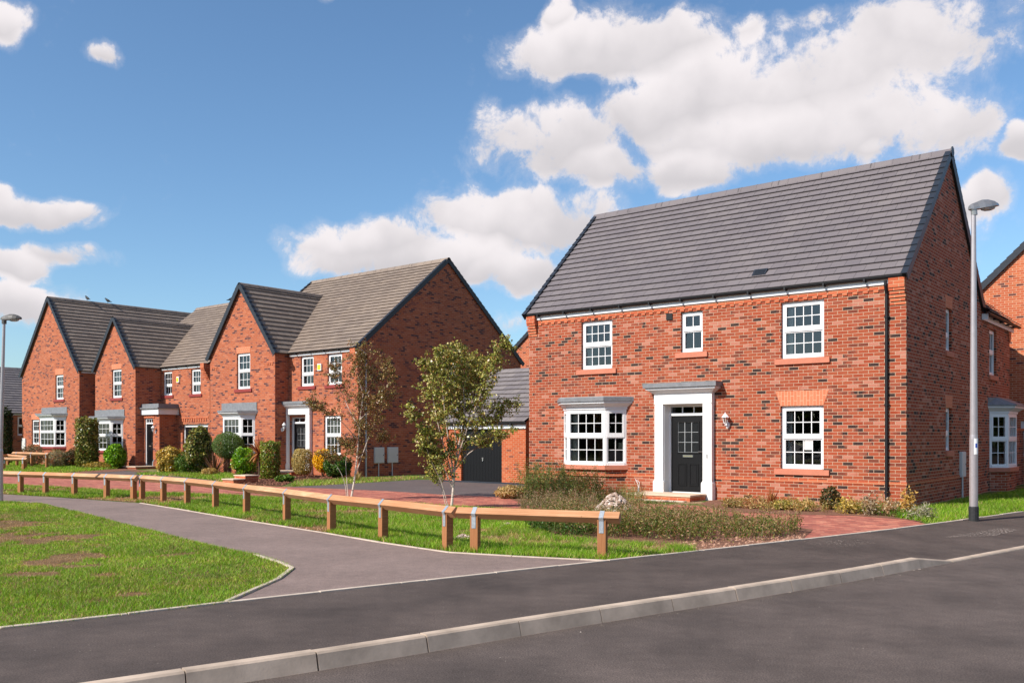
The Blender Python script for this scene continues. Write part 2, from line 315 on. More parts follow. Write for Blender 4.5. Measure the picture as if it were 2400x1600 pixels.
# ------------------------------------------------------------------ mesh building
def link(o): C.collection.objects.link(o); return o
class MB:
    def __init__(s): s.v = []; s.f = []; s.uv = []; s.sm = []
    def q(s, pts, uv=None, smooth=False):
        i = len(s.v); s.v += [tuple(p) for p in pts]; s.f.append(tuple(range(i, i+len(pts)))); s.uv.append(uv); s.sm.append(smooth)
    def box(s, a, b, M=None):
        x0, y0, z0 = (min(a[i], b[i]) for i in range(3)); x1, y1, z1 = (max(a[i], b[i]) for i in range(3))
        P = [Vector(p) for p in ((x0,y0,z0),(x1,y0,z0),(x1,y1,z0),(x0,y1,z0),(x0,y0,z1),(x1,y0,z1),(x1,y1,z1),(x0,y1,z1))]
        if M is not None: P = [M @ p for p in P]
        for f in ((0,3,2,1),(4,5,6,7),(0,1,5,4),(1,2,6,5),(2,3,7,6),(3,0,4,7)): s.q([P[k] for k in f])
        return s
    def prism(s, poly, z0, z1, M=None):     # poly counter-clockwise in xy
        lo = [Vector((p[0], p[1], z0)) for p in poly]; hi = [Vector((p[0], p[1], z1)) for p in poly]
        if M is not None: lo = [M @ p for p in lo]; hi = [M @ p for p in hi]
        n = len(poly); s.q(hi); s.q(lo[::-1])
        for i in range(n): j = (i+1) % n; s.q([lo[i], lo[j], hi[j], hi[i]])
        return s
    def frustum(s, polyA, zA, polyB, zB, cap=True):
        n = len(polyA); a = [Vector((p[0], p[1], zA)) for p in polyA]; b = [Vector((p[0], p[1], zB)) for p in polyB]
        for i in range(n): j = (i+1) % n; s.q([a[i], a[j], b[j], b[i]])
        if cap: s.q(b); s.q(a[::-1])
        return s
    def tube(s, pts, rad, n=8, smooth=True, cap=True):
        pts = [Vector(p) for p in pts]; rad = rad if hasattr(rad, '__len__') else [rad]*len(pts); rings = []
        for i, p in enumerate(pts):
            d = (pts[min(i+1, len(pts)-1)]-pts[max(i-1, 0)]).normalized()
            if i == 0: a = d.orthogonal().normalized()
            else: a = (a-d*a.dot(d)).normalized()
            b = d.cross(a); rings.append([p+(a*math.cos(2*math.pi*k/n)+b*math.sin(2*math.pi*k/n))*rad[i] for k in range(n)])
        L = 0
        for i in range(len(rings)-1):
            L2 = L+(pts[i+1]-pts[i]).length
            for k in range(n):
                j = (k+1) % n
                s.q([rings[i][k], rings[i][j], rings[i+1][j], rings[i+1][k]], [(L, k*.1), (L, (k+1)*.1), (L2, (k+1)*.1), (L2, k*.1)], smooth)
            L = L2
        if cap: s.q(rings[0][::-1]); s.q(rings[-1])
        return s
    def lathe(s, prof, n=12, M=Matrix(), smooth=True):
        for i in range(len(prof)-1):
            (r0, z0), (r1, z1) = prof[i], prof[i+1]
            for k in range(n):
                a, b = 2*math.pi*k/n, 2*math.pi*(k+1)/n
                s.q([M @ Vector((r0*math.cos(a), r0*math.sin(a), z0)), M @ Vector((r0*math.cos(b), r0*math.sin(b), z0)),
                     M @ Vector((r1*math.cos(b), r1*math.sin(b), z1)), M @ Vector((r1*math.cos(a), r1*math.sin(a), z1))], None, smooth)
        return s
    def build(s, name, mat, parent=None, loc=None, M=None, bevel=0):
        me = bpy.data.meshes.new(name); me.from_pydata(s.v, [], s.f); me.update()
        uvl = me.uv_layers.new(name='UVMap'); buf = np.zeros(len(me.loops)*2)
        for p in me.polygons:
            u = s.uv[p.index]; n = p.normal
            if u is None:
                if abs(n.z) > .9: u = [(me.vertices[k].co.x, me.vertices[k].co.y) for k in p.vertices]
                else:
                    t = Vector((-n.y, n.x, 0)).normalized()
                    u = [(me.vertices[k].co.dot(t), me.vertices[k].co.z) for k in p.vertices]
            for c, li in enumerate(p.loop_indices): buf[li*2] = u[c][0]; buf[li*2+1] = u[c][1]
        uvl.data.foreach_set('uv', buf)
        me.polygons.foreach_set('use_smooth', s.sm)
        me.materials.append(MAT[mat]); o = link(bpy.data.objects.new(name, me))
        if parent: o.parent = parent
        if loc: o.location = loc
        if M is not None: o.matrix_local = M
        if bevel:
            b = o.modifiers.new('bevel', 'BEVEL'); b.width = bevel; b.segments = 2; b.limit_method = 'ANGLE'
            import bmesh
            bm = bmesh.new(); bm.from_mesh(me); bmesh.ops.remove_doubles(bm, verts=bm.verts, dist=1e-5); bm.to_mesh(me); bm.free()
        return o
def tag(o, label, cat, group=None, kind=None):
    if label: o['label'] = label
    if cat: o['category'] = cat
    if group: o['group'] = group
    if kind: o['kind'] = kind
    return o
def thing(name, label, cat, loc=(0,0,0), rotz=0, group=None):
    o = link(bpy.data.objects.new(name, None)); o.location = loc; o.rotation_euler = (0, 0, rotz); o.empty_display_size = .3
    return tag(o, label, cat, group)
def struct(o, label=None, cat=None): o['kind'] = 'structure'; return tag(o, label, cat)

# ------------------------------------------------------------------ house kit (house-local: x along the front, y into the house, z up; camera side is -y)
def wall(mb, outer, holes=(), M=Matrix(), reveal=.1):
    polys = [[Vector((u, z, 0)) for u, z in outer]]+[[Vector((a, b, 0)), Vector((a, d, 0)), Vector((c, d, 0)), Vector((c, b, 0))] for a, b, c, d in holes]
    flat = [p for q in polys for p in q]
    for t in tessellate_polygon(polys):
        P = [flat[k] for k in t]; ar = (P[1]-P[0]).cross(P[2]-P[0]).z
        if abs(ar) < 1e-9: continue
        if ar < 0: P = P[::-1]
        mb.q([M @ Vector((p.x, 0, p.y)) for p in P])
    for a, b, c, d in holes:
        for (x0, z0), (x1, z1) in (((a,b),(a,d)), ((a,d),(c,d)), ((c,d),(c,b)), ((c,b),(a,b))):
            mb.q([M @ Vector(p) for p in ((x0,0,z0),(x1,0,z1),(x1,reveal,z1),(x0,reveal,z0))])
def T(x=0, y=0, z=0, rz=0): return Matrix.Translation((x, y, z)) @ Matrix.Rotation(R(rz), 4, 'Z')
WSIDE = Matrix.Rotation(R(90), 4, 'Z')       # maps the wall's own x to +y: a wall facing +x
def window(par, M, wd, h, cols=4, rt=2, rb=2, split=None, sill='sill_terracotta', sill_over=.14, curtain='', label=None, sashes=1, room=True, frame=.055, head=0, depth=.07, rect=None):
    """box-sash style casement; its origin is the lower left corner on the wall face"""
    split = split or h*.5; f = frame; y0 = depth; y1 = depth+.075
    b = MB()
    b.box((0,y0,0),(f,y1,h)).box((wd-f,y0,0),(wd,y1,h)).box((f,y0,h-f),(wd-f,y1,h)).box((f,y0-.015,0),(wd-f,y1,f+.02))
    b.box((f,y0-.012,split-.03),(wd-f,y1,split+.03))
    sh = [(f, f+.02, wd-f, split-.03, rb, 0, .03), (f, split+.03, wd-f, h-f, rt, 1, .055)]
    panes = MB()
    for x0, z0, x1, z1, rows, top, s in sh:
        ys = y0+(-.012 if top else .012)
        b.box((x0,ys,z0),(x0+s,y1-.004,z1)).box((x1-s,ys,z0),(x1,y1-.004,z1)).box((x0+s,ys,z1-s),(x1-s,y1-.004,z1)).box((x0+s,ys,z0),(x1-s,y1-.004,z0+s))
        gx0, gx1, gz0, gz1 = x0+s, x1-s, z0+s, z1-s; g = .009
        for i in range(1, cols): x = gx0+(gx1-gx0)*i/cols; b.box((x-g,ys+.022,gz0),(x+g,ys+.05,gz1))
        for i in range(1, rows): z = gz0+(gz1-gz0)*i/rows; b.box((gx0,ys+.024,z-g),(gx1,ys+.048,z+g))
        panes.q([(gx0,ys+.036,gz0),(gx1,ys+.036,gz0),(gx1,ys+.036,gz1),(gx0,ys+.036,gz1)])
    o = b.build('window', 'upvc_white', par, M=M)
    if label: o['label'] = label
    panes.build('pane', 'pane', o)
    if sill:
        s = MB(); s.box((-sill_over,-.05,-.14),(wd+sill_over,.06,-.012)); s.box((0,-.03,-.014),(wd,y1,.0)) ; s.build('sill', sill, o, bevel=.008)
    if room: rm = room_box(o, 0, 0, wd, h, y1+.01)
    curtains(o, wd, h, y1+.06, curtain)
    return o
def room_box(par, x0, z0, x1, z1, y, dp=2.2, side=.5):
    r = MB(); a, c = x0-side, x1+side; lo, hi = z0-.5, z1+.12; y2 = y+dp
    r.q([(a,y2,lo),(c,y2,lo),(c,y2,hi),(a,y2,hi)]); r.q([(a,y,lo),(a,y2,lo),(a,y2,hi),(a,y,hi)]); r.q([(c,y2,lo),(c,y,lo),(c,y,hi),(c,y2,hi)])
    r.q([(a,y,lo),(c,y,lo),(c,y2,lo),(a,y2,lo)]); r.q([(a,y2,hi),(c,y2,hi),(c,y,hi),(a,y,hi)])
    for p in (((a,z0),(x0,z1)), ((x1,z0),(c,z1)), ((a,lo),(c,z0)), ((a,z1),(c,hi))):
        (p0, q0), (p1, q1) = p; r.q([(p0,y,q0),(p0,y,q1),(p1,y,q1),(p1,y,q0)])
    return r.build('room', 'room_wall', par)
def curtains(par, wd, h, y, kind):
    if kind == 'sides':
        b = MB()
        for s, e in ((0, .2), (.86, 1.0)):
            n = 8
            for k in range(n):
                xa, xb = wd*(s+(e-s)*k/n), wd*(s+(e-s)*(k+1)/n); ya, yb = y+.02*(k % 2), y+.02*((k+1) % 2)
                b.q([(xa,ya,0),(xb,yb,0),(xb,yb,h),(xa,ya,h)])
        b.build('curtain', 'curtain', par)
    elif kind == 'left':
        b = MB(); n = 5
        for k in range(n):
            xa, xb = wd*.2*k/n, wd*.2*(k+1)/n; b.q([(xa,y+.02*(k%2),0),(xb,y+.02*((k+1)%2),0),(xb,y+.02*((k+1)%2),h),(xa,y+.02*(k%2),h)])
        b.build('curtain', 'curtain', par)
    elif kind == 'blind':
        b = MB()
        for k in range(int(h/.06)):
            z = .03+k*.06; b.q([(.03,y,z),(wd-.03,y,z),(wd-.03,y+.03,z+.035),(.03,y+.03,z+.035)])
        b.build('blind', 'blind_fabric', par)
    elif kind == 'roman':
        b = MB(); b.box((.06,y,h*.55),(wd-.3,y+.02,h)); b.build('blind', 'blind_fabric', par)
def bay_window(par, u0, u1, z0, z1, p=.4, mat='brick_main', sill='sill_terracotta', M=Matrix(), curtain='', zsb=0.0, cols=4, roof=.35, lead='lead_grey', label=None, flat=False, scols=2, up=0):
    """canted bay: brick base, sill, three glazed faces, moulded cornice and a lead roof. returns the hole its room needs"""
    def poly(e): return [(u0-e,.0), (u0+p-e*.42,-p-e), (u1-p+e*.42,-p-e), (u1+e,.0)]
    b = MB(); b.prism([(a, c) for a, c in poly(-.03)]+[(u1,.02),(u0,.02)], -.3, z0-.12, M); o = b.build('bay_base', mat, par)
    if label: o['label'] = label
    s = MB(); s.prism(poly(.06)+[(u1,.02),(u0,.02)], z0-.12, z0, M); s.build('sill', sill, o, bevel=.008)
    h = z1-z0
    d = math.sqrt(2)*p
    win = window(par, M @ T(u0+p, -p, z0), u1-u0-2*p, h, cols, 2, 2, h*.52, None, curtain=curtain, room=False, depth=0, frame=.05)
    window(par, M @ T(u1-p, -p, z0, 45), d, h, scols, 2, 2, h*.52, None, room=False, depth=0, frame=.05)
    window(par, M @ T(u0, 0, z0, -45), d, h, scols, 2, 2, h*.52, None, room=False, depth=0, frame=.05)
    c = MB()
    c.prism(poly(.03)+[(u1,.02),(u0,.02)], z1, z1+.06, M)
    lo = [M @ Vector((a, b_, 0)) for a, b_ in poly(.04)+[(u1+.04,.02),(u0-.04,.02)]]; hi = [M @ Vector((a, b_, 0)) for a, b_ in poly(.17)+[(u1+.17,.02),(u0-.17,.02)]]
    c.frustum([(v.x, v.y) for v in lo], z1+.061, [(v.x, v.y) for v in hi], z1+.155)
    c.prism(poly(.19)+[(u1+.19,.02),(u0-.19,.02)], z1+.156, z1+.205, M)
    co = c.build('cornice', 'fascia_white', par)
    r = MB(); A = [M @ Vector((a, b_, 0)) for a, b_ in poly(.23)+[(u1+.23,.02),(u0-.23,.02)]]; k = .1
    Bp = [(u0-.2,-.03), (u0+p*.5,-p*.35-.03), (u1-p*.5,-p*.35-.03), (u1+.2,-.03), (u1+.2,.02), (u0-.2,.02)]
    if flat: Bp = poly(.21)+[(u1+.21,.02),(u0-.21,.02)]
    Bp = [M @ Vector((a, b_, 0)) for a, b_ in Bp]
    zr_ = z1+(.30 if flat and not up else .25); r.frustum([(v.x, v.y) for v in A], z1+.207, [(v.x, v.y) for v in A], zr_)
    r.frustum([(v.x, v.y) for v in A], zr_+.001, [(v.x, v.y) for v in Bp], zr_+roof*(.4 if flat else 1))
    if up: r.box((u0-.30,-.03,z1+.24),(u1+.16,.0,z1+.25+up), M)
    r.build('bay_roof', lead, par)
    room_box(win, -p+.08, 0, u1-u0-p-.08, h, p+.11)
    return (u0+.08, z0, u1-.08, z1)
def roof_slope(mb, P0, e, L, s, SL, gauge=.265, thick=.054):
    """stepped tile courses. P0 eave corner, e along the eave, s up the slope"""
    P0 = Vector(P0); e = Vector(e).normalized(); s = Vector(s).normalized(); n = e.cross(s)
    if n.z < 0: n = -n
    fl = e.cross(s).z < 0
    def Q(pts, uv):
        if fl: pts, uv = pts[::-1], uv[::-1]
        mb.q(pts, uv)
    k = 0; nn = max(1, round(SL/gauge)); g = SL/nn
    for k in range(nn):
        a, b = k*g, (k+1)*g+.06; u0 = 0; segs = max(1, int(L/1.6)); 
        jit = [random.uniform(-.0008, .0008) for _ in range(segs+1)]
        for j in range(segs):
            x0, x1 = L*j/segs, L*(j+1)/segs
            lo0, lo1 = P0+e*x0+s*a+n*(thick+jit[j]), P0+e*x1+s*a+n*(thick+jit[j+1]); hi0, hi1 = P0+e*x0+s*b+n*.006, P0+e*x1+s*b+n*.006
            Q([lo0, lo1, hi1, hi0], [(x0,k+.02),(x1,k+.02),(x1,k+.98),(x0,k+.98)])
        t0, t1 = P0+s*a+n*thick, P0+e*L+s*a+n*thick; r0, r1 = P0+s*a+n*(thick-.02), P0+e*L+s*a+n*(thick-.02); i0, i1 = P0+s*(a+.055)+n*(thick-.03), P0+e*L+s*(a+.055)+n*(thick-.03)
        Q([r0, r1, t1, t0], [(0,k+.02),(L,k+.02),(L,k+.03),(0,k+.03)]); Q([i0, i1, r1, r0], [(0,k+.02),(L,k+.02),(L,k+.03),(0,k+.03)])
    c0, c1, c2, c3 = P0-n*.03, P0+e*L-n*.03, P0+e*L+s*SL-n*.03, P0+s*SL-n*.03
    Q([c3, c2, c1, c0], [(0,.5)]*4); Q([P0-n*.03, P0+e*L-n*.03, P0+e*L+s*.012, P0+s*.012], [(0,.5)]*4)
    return nn
def verge(mb, P0, s, SL, out, gauge=.265, wd=.06, over=.07):
    """dry-verge units up the slope; out = unit vector away from the gable"""
    par = mb; mb = MB(); P0 = Vector(P0); s = Vector(s).normalized(); out = Vector(out).normalized(); n = s.cross(out)
    if n.z < 0: n = -n
    nn = max(1, round(SL/gauge)); g = SL/nn
    for k in range(nn):
        a, b = P0+s*(k*g-.03), P0+s*((k+1)*g)
        def ring(p, t): return [p-out*over+n*t, p+out*wd+n*t, p+out*(wd-.012)-n*(.12-t*.2), p+out*(wd-.03)-n*(.12-t*.2), p+out*(wd-.03)+n*(t-.02), p-out*over+n*(t-.02)]
        A = ring(a, .10); B = ring(b, .075)
        for i in range(6): j = (i+1) % 6; mb.q([A[i], A[j], B[j], B[i]])
        mb.q(A); mb.q(B[::-1])
    return mb.build('verge_capping', 'verge_plastic', par)
def ridge(mb, A, B, seg=.45):
    A = Vector(A); B = Vector(B); d = (B-A); L = d.length; d.normalize(); side = d.cross(Vector((0,0,1))); n = max(1, round(L/seg)); g = L/n
    prof = [(-.155,-.125),(-.1,-.02),(-.055,.028),(0,.045),(.055,.028),(.1,-.02),(.155,-.125)]
    for k in range(n):
        for (a, b, sc) in ((k*g, (k+1)*g-.012, 1.0), ((k+1)*g-.04, (k+1)*g, 1.07)):
            for i in range(len(prof)-1):
                p, q = prof[i], prof[i+1]
                P = [A+d*a+side*p[0]*sc+Vector((0,0,p[1]*sc)), A+d*a+side*q[0]*sc+Vector((0,0,q[1]*sc)), A+d*b+side*q[0]*sc+Vector((0,0,q[1]*sc)), A+d*b+side*p[0]*sc+Vector((0,0,p[1]*sc))]
                mb.q(P, [(a,.5),(a,.6),(a+.1,.6),(a+.1,.5)])
def gutter(par, u0, u1, y, z, brackets=True):
    g = MB(); n = 8; r = .05
    for k in range(n):
        a, b = math.pi+math.pi*k/n, math.pi+math.pi*(k+1)/n
        g.q([(u0,y+r*math.cos(a),z+r*math.sin(a)),(u1,y+r*math.cos(a),z+r*math.sin(a)),(u1,y+r*math.cos(b),z+r*math.sin(b)),(u0,y+r*math.cos(b),z+r*math.sin(b))], None, True)
    for u in (u0, u1): g.q([(u,y-r,z)]+[(u,y+r*math.cos(math.pi+math.pi*k/n),z+r*math.sin(math.pi+math.pi*k/n)) for k in range(1, n)]+[(u,y+r,z)])
    g.box((u0,y-r-.008,z-.004),(u1,y-r+.006,z+.012))
    k = u0+.5
    while k < u1-.2 and brackets:
        g.box((k-.02,y-r-.012,z-.075),(k+.02,y+r+.01,z-.0)); k += .9
    return g.build('gutter', 'black_plastic', par)
def corbel(mb, u0, u1, zt=4.98, y=0, steps=5, out=.12, cap=.24):
    z = zt-cap; mb.box((u0,y-out-.02,z),(u1,y+.0,zt))
    for k in range(steps):
        o = out*(1-k/(steps)); mb.box((u0+.012*(k%2),y-o,z-.06-.075*k),(u1-.012*(k%2)+.003,y+.0,z-.003-.075*k))
def dentils(mb, u0, u1, z, y=0, w_=.105, step=.225, out=.025, h=.065):
    u = u0
    while u+w_ <= u1: mb.box((u,y-out,z),(u+w_,y+.01,z+h)); u += step
def lantern(par, x, y, z, M=Matrix()):
    """white carriage lantern on a round wall plate; wall face at y"""
    b = MB(); A = M @ T(x, y, z)
    b.lathe([(0,0),(.055,0),(.05,.02),(0,.02)], 14, A @ T(0,0,-.13) @ Matrix.Rotation(R(90), 4, 'X') @ Matrix.Scale(1.5, 4, (0,1,0)))
    b.tube([A @ Vector(p) for p in ((0,-.02,-.13),(0,-.09,-.17),(0,-.14,-.13),(0,-.14,-.09))], .013, 8)
    C_ = A @ T(0,-.14,0)
    b.lathe([(0,-.09),(.045,-.085),(.045,-.07),(0,-.07)], 6, C_, False)
    for k in range(6):
        a = k*math.pi/3; b.tube([C_ @ Vector((.042*math.cos(a),.042*math.sin(a),-.075)), C_ @ Vector((.065*math.cos(a),.065*math.sin(a),.06))], .006, 5)
    b.lathe([(.095,.055),(.09,.07),(.045,.12),(.02,.15),(.01,.155),(.012,.17),(0,.185)], 6, C_, False); b.lathe([(.095,.055),(0,.06)], 6, C_, False)
    o = b.build('wall_lantern', 'upvc_white', par)
    g = MB(); g.lathe([(.038,-.07),(.06,.055)], 6, C_, False); g.build('lantern_glass', 'pane', o); return o
def meter_box(par, M, wd=.42, h=.62, leg=None):
    b = MB(); b.box((0,-.06,0),(wd,.02,h)); b.box((.025,-.068,.025),(wd-.025,-.058,h-.025))
    o = b.build('meter_box', 'meter_white', par, M=M, bevel=.006)
    MB().lathe([(0,0),(.018,0),(.018,.012),(0,.012)], 8, T(wd-.06,-.068,h*.5) @ Matrix.Rotation(R(90),4,'X')).build('lock', 'black_plastic', o)
    if leg: MB().tube([(wd*.45,-.03,0),(wd*.45,-.03,-leg)], .02, 8).build('supply_pipe', 'meter_white', o)
    return o
def downpipe(par, x, y, z1, neck=True, mat='black_plastic'):
    p = MB(); t = [(x,y-.13,z1),(x,y-.13,z1-.1),(x,y-.055,z1-.28),(x,y-.055,-.05)] if neck else [(x,y-.055,z1),(x,y-.055,-.05)]
    p.tube(t, .034, 10)
    for z in (.3, 2.2, 4.1):
        if z < z1-.35: p.tube([(x,y-.055,z),(x,y-.055,z+.06)], .042, 10); p.box((x-.06,y-.05,z+.02),(x+.06,y+.0,z+.04))
    return p.build('downpipe', mat, par)
def front_door(par, x0, x1, zt, y, M=Matrix(), transom=.2, z0=.13, glazed=3, pane_from=.52, letter='brass', panel=True):
    """frame, leaf with raised mouldings and leaded light, transom light over it; y = leaf face"""
    A = M
    f = MB(); zl = zt-transom-.07 if transom else zt-.06
    f.box((x0,y-.03,z0-.03),(x0+.06,y+.07,zt),A).box((x1-.06,y-.03,z0-.03),(x1,y+.07,zt),A).box((x0+.06,y-.03,zt-.05),(x1-.06,y+.07,zt),A)
    f.box((x0+.06,y-.035,z0-.06),(x1-.06,y+.06,z0),A)
    if transom:
        f.box((x0+.06,y-.03,zl),(x1-.06,y+.07,zl+.07),A)
        for k in (1, 2): x = x0+.06+(x1-x0-.12)*k/3; f.box((x-.012,y-.01,zl+.07),(x+.012,y+.03,zt-.05),A)
    fo = f.build('door_frame', 'upvc_white', par)
    if transom: g = MB(); g.q([A @ Vector(p) for p in ((x0+.06,y+.01,zl+.07),(x1-.06,y+.01,zl+.07),(x1-.06,y+.01,zt-.05),(x0+.06,y+.01,zt-.05))]); g.build('transom_pane', 'pane', fo)
    a, b, lo, hi = x0+.062, x1-.062, z0+.002, zl-.003; W = b-a; Hh = hi-lo
    gx0, gx1, gz0, gz1 = a+W*.2, b-W*.2, lo+Hh*pane_from, hi-.16
    d = MB(); wall(d, [(a,lo),(b,lo),(b,hi),(a,hi)], [(gx0,gz0,gx1,gz1)] if glazed else [], A @ T(0,y,0), .03)
    if panel:
        pn = [(a+W*.2, lo+Hh*.08, a+W*.46, lo+Hh*.37), (a+W*.54, lo+Hh*.08, a+W*.8, lo+Hh*.37)]
        if not glazed: pn += [(a+W*.2, lo+Hh*.50, a+W*.46, lo+Hh*.82), (a+W*.54, lo+Hh*.50, a+W*.8, lo+Hh*.82), (a+W*.2, lo+Hh*.86, a+W*.46, lo+Hh*.94), (a+W*.54, lo+Hh*.86, a+W*.8, lo+Hh*.94)]
        for p0, q0, p1, q1 in pn:
            t = .02
            d.box((p0,y-.014,q0),(p0+t,y+.0,q1),A).box((p1-t,y-.014,q0),(p1,y+.0,q1),A).box((p0+t,y-.014,q1-t),(p1-t,y+.0,q1),A).box((p0+t,y-.014,q0),(p1-t,y+.0,q0+t),A)
            d.box((p0+.05,y-.009,q0+.05),(p1-.05,y+.0,q1-.05),A)
    if glazed:
        t = .028
        for p0, q0, p1, q1 in ((gx0-t,gz0-t,gx0,gz1+t),(gx1,gz0-t,gx1+t,gz1+t),(gx0,gz1,gx1,gz1+t),(gx0,gz0-t,gx1,gz0)): d.box((p0,y-.016,q0),(p1,y-.001,q1),A)
    do = d.build('door', 'door_black', par)
    if glazed:
        g = MB(); g.q([A @ Vector(p) for p in ((gx0,y+.012,gz0),(gx1,y+.012,gz0),(gx1,y+.012,gz1),(gx0,y+.012,gz1))]); g.build('door_pane', 'door_glass', do)
        g = MB()
        for k in range(4): x = gx0+(gx1-gx0)*k/3; g.box((x-.007,y-.002,gz0),(x+.007,y+.02,gz1),A)
        for k in range(4): z = gz0+(gz1-gz0)*k/3; g.box((gx0,y-.001,z-.005),(gx1,y+.019,z+.005),A)
        g.build('leading', 'came', do)
    l = MB(); zc = lo+Hh*.47; l.box((a+W*.35,y-.02,zc-.03),(a+W*.65,y-.001,zc+.03),A); lo_ = l.build('letterbox', 'chrome', do)
    l = MB(); l.box((a+W*.37,y-.023,zc-.012),(a+W*.63,y-.0195,zc+.012),A); l.build('flap', letter, do)
    hd = MB(); zc = lo+Hh*.53; hd.box((b-.07,y-.02,zc-.1),(b-.035,y-.001,zc+.1),A); hd.tube([A @ Vector((b-.052,y-.02,zc)), A @ Vector((b-.052,y-.055,zc)), A @ Vector((b-.17,y-.055,zc))], .009, 6); hd.build('handle', 'chrome', do)
    return do
def portico(par, u0, u1, zt, y=0, p=.14, pw=.24, canopy=.22, jamb=.2, zent=.26):
    """flat pilasters on plinths, entablature, moulded cornice and lead covered top"""
    b = MB(); ze = zt-zent
    for a, c in ((u0, u0+pw), (u1-pw, u1)):
        b.box((a,y-p,.40),(c,y,ze)); b.box((a-.03,y-p-.03,-.02),(c+.03,y,.40)); b.frustum([(a-.03,y-p-.03),(c+.03,y-p-.03),(c+.03,y),(a-.03,y)], .401, [(a,y-p),(c,y-p),(c,y),(a,y)], .45, False)
    b.box((u0-.008,y-p-.012,ze+.003),(u1+.008,y,zt))
    for x0, x1 in ((u0+pw-.004, u0+pw+.018), (u1-pw-.018, u1-pw+.004)): b.box((x0,y-p+.05,.0),(x1,y+jamb,ze))
    b.box((u0+pw,y-p+.05,ze-.02),(u1-pw,y+jamb,ze+.0))
    o = b.build('door_surround', 'white_paint', par)
    c = MB(); e0 = .02
    for (ea, za, eb, zb) in ((.02,zt+.001,.06,zt+.03), (.06,zt+.03,.15,zt+.10), (.17,zt+.10,.17,zt+.15)):
        r = lambda e: [(u0-e,y-p-e),(u1+e,y-p-e),(u1+e,y),(u0-e,y)]
        c.frustum(r(ea), za, r(eb), zb)
    c.build('cornice', 'fascia_white', par)
    l = MB(); e = canopy; l.frustum([(u0-e,y-p-e),(u1+e,y-p-e),(u1+e,y),(u0-e,y)], zt+.152, [(u0-e,y-p-e),(u1+e,y-p-e),(u1+e,y),(u0-e,y)], zt+.265); l.build('canopy', 'lead_grey', par)
    return o
def header(par, u0, u1, z0, h=.3, y=0, splay=.08, M=Matrix(), mat='arch_brick'):
    b = MB(); P = [(u0,z0),(u1,z0),(u1+splay,z0+h),(u0-splay,z0+h)]; yy = y-.006
    fr = [M @ Vector((a, yy, c)) for a, c in P]; bk = [M @ Vector((a, y+.003, c)) for a, c in P]
    b.q(fr)
    for i in range(4): j = (i+1) % 4; b.q([fr[i], bk[i], bk[j], fr[j]])
    return b.build('lintel', mat, par)
def soffit_fascia(par, u0, u1, y, z0=4.82, z1=4.96, name='fascia'):
    return MB().box((u0,y-.045,z0),(u1,y+.0,z1)).build(name, 'fascia_white', par)
def UP(rise, run, axis): # unit slope vector
    v = Vector(axis)*run+Vector((0,0,rise)); return v.normalized(), v.length

# ================================================================== GROUND
# ground sheets share one level: each lies 4 mm over the next
def sheet(name, pts, z, mat, label, holes=()):
    P = [Vector((p[0], p[1], z if len(p) < 3 or p[2] == 0 else p[2]+z)) for p in pts]; mb = MB()
    for t in tessellate_polygon([[Vector((p.x, p.y, 0)) for p in P]]):
        Q = [P[k] for k in t]
        if (Q[1]-Q[0]).cross(Q[2]-Q[0]).z < 0: Q = Q[::-1]
        mb.q(Q)
    o = mb.build(name, mat); struct(o, label); return o
def GP(l): return [G(*p) for p in l]
KB = [G(*p) for p in ((-500,1718),(209,1598),(541,1550),(826.5,1509),(1199,1450.5),(1442,1414),(1730.6,1372),(1963,1336),(2136,1306.6))]  # back of the kerb
KD = [G(2215,1312,-.10), G(2400,1278,-.10), G(2700,1226,-.10)]                                                                       # dropped kerb
KX = G(2215,1312,-.10)+Vector((40,32,0)); KX.z = -.10
d0 = (KB[1]-KB[2]).normalized(); KB[0] = KB[1]+d0*9
kl = KB+KD+[KX]
EDGE = GP([(0,1473),(300,1440),(536,1412),(1000,1361),(1428,1314),(1650,1290),(1878,1265),(2100,1240),(2256,1219),(2400,1199)])
e0 = (EDGE[0]-EDGE[1]).normalized(); EDGE = [EDGE[0]+e0*12]+EDGE+[EDGE[-1]+(EDGE[-1]-EDGE[-2]).normalized()*40]
far = [Vector((500,60,0)), Vector((500,900,0)), Vector((-500,900,0)), Vector((-500,KB[0].y-4,0))]
gl_ = [Vector((p.x, p.y, 0)) for p in KB[:-1]]+[Vector((EDGE[-1].x,EDGE[-1].y,0))]
sheet('ground', [tuple(p) for p in EDGE]+[(500,60),(500,900),(-500,900),(-500,-20),(EDGE[0].x,EDGE[0].y-.01)], -.012, 'turf_rough', 'trodden dry grass and soil that all the plots stand on')
road_pts = [(p.x+.05, p.y-.06) for p in [KB[0]]+KB+KD+[KX]][1:]
sheet('road', road_pts+[(500,-60),(-500,-60),(-500,-3)], -.12, 'asphalt_road', 'dark grey asphalt road in the foreground below the kerb')
pv = [tuple(p) for p in kl]+[tuple(p) for p in reversed(EDGE)]
sheet('pavement', pv, 0.0, 'asphalt_pavement', 'dark asphalt footway between the pale edging and the kerb')
FAREDGE = GP([(-260,1150),(0,1157),(107,1163),(178.6,1167.5),(326.5,1178),(408,1191),(561,1217),(755,1247.5),(888,1270.4),(1051,1294),(1199,1302.6),(1428,1314)])
NEAR = GP([(536,1410.5),(612,1376.5),(658,1356),(690,1331),(668,1320.4),(602,1300),(485,1274.5),(301,1228.6),(219,1208),(97,1178.6),(0,1174),(-260,1170)])
sheet('path', [tuple(p) for p in FAREDGE]+[tuple(EDGE[4])]+[tuple(p) for p in NEAR], -.004, 'asphalt_path', 'pale grey asphalt path curving away left beside the timber rails')
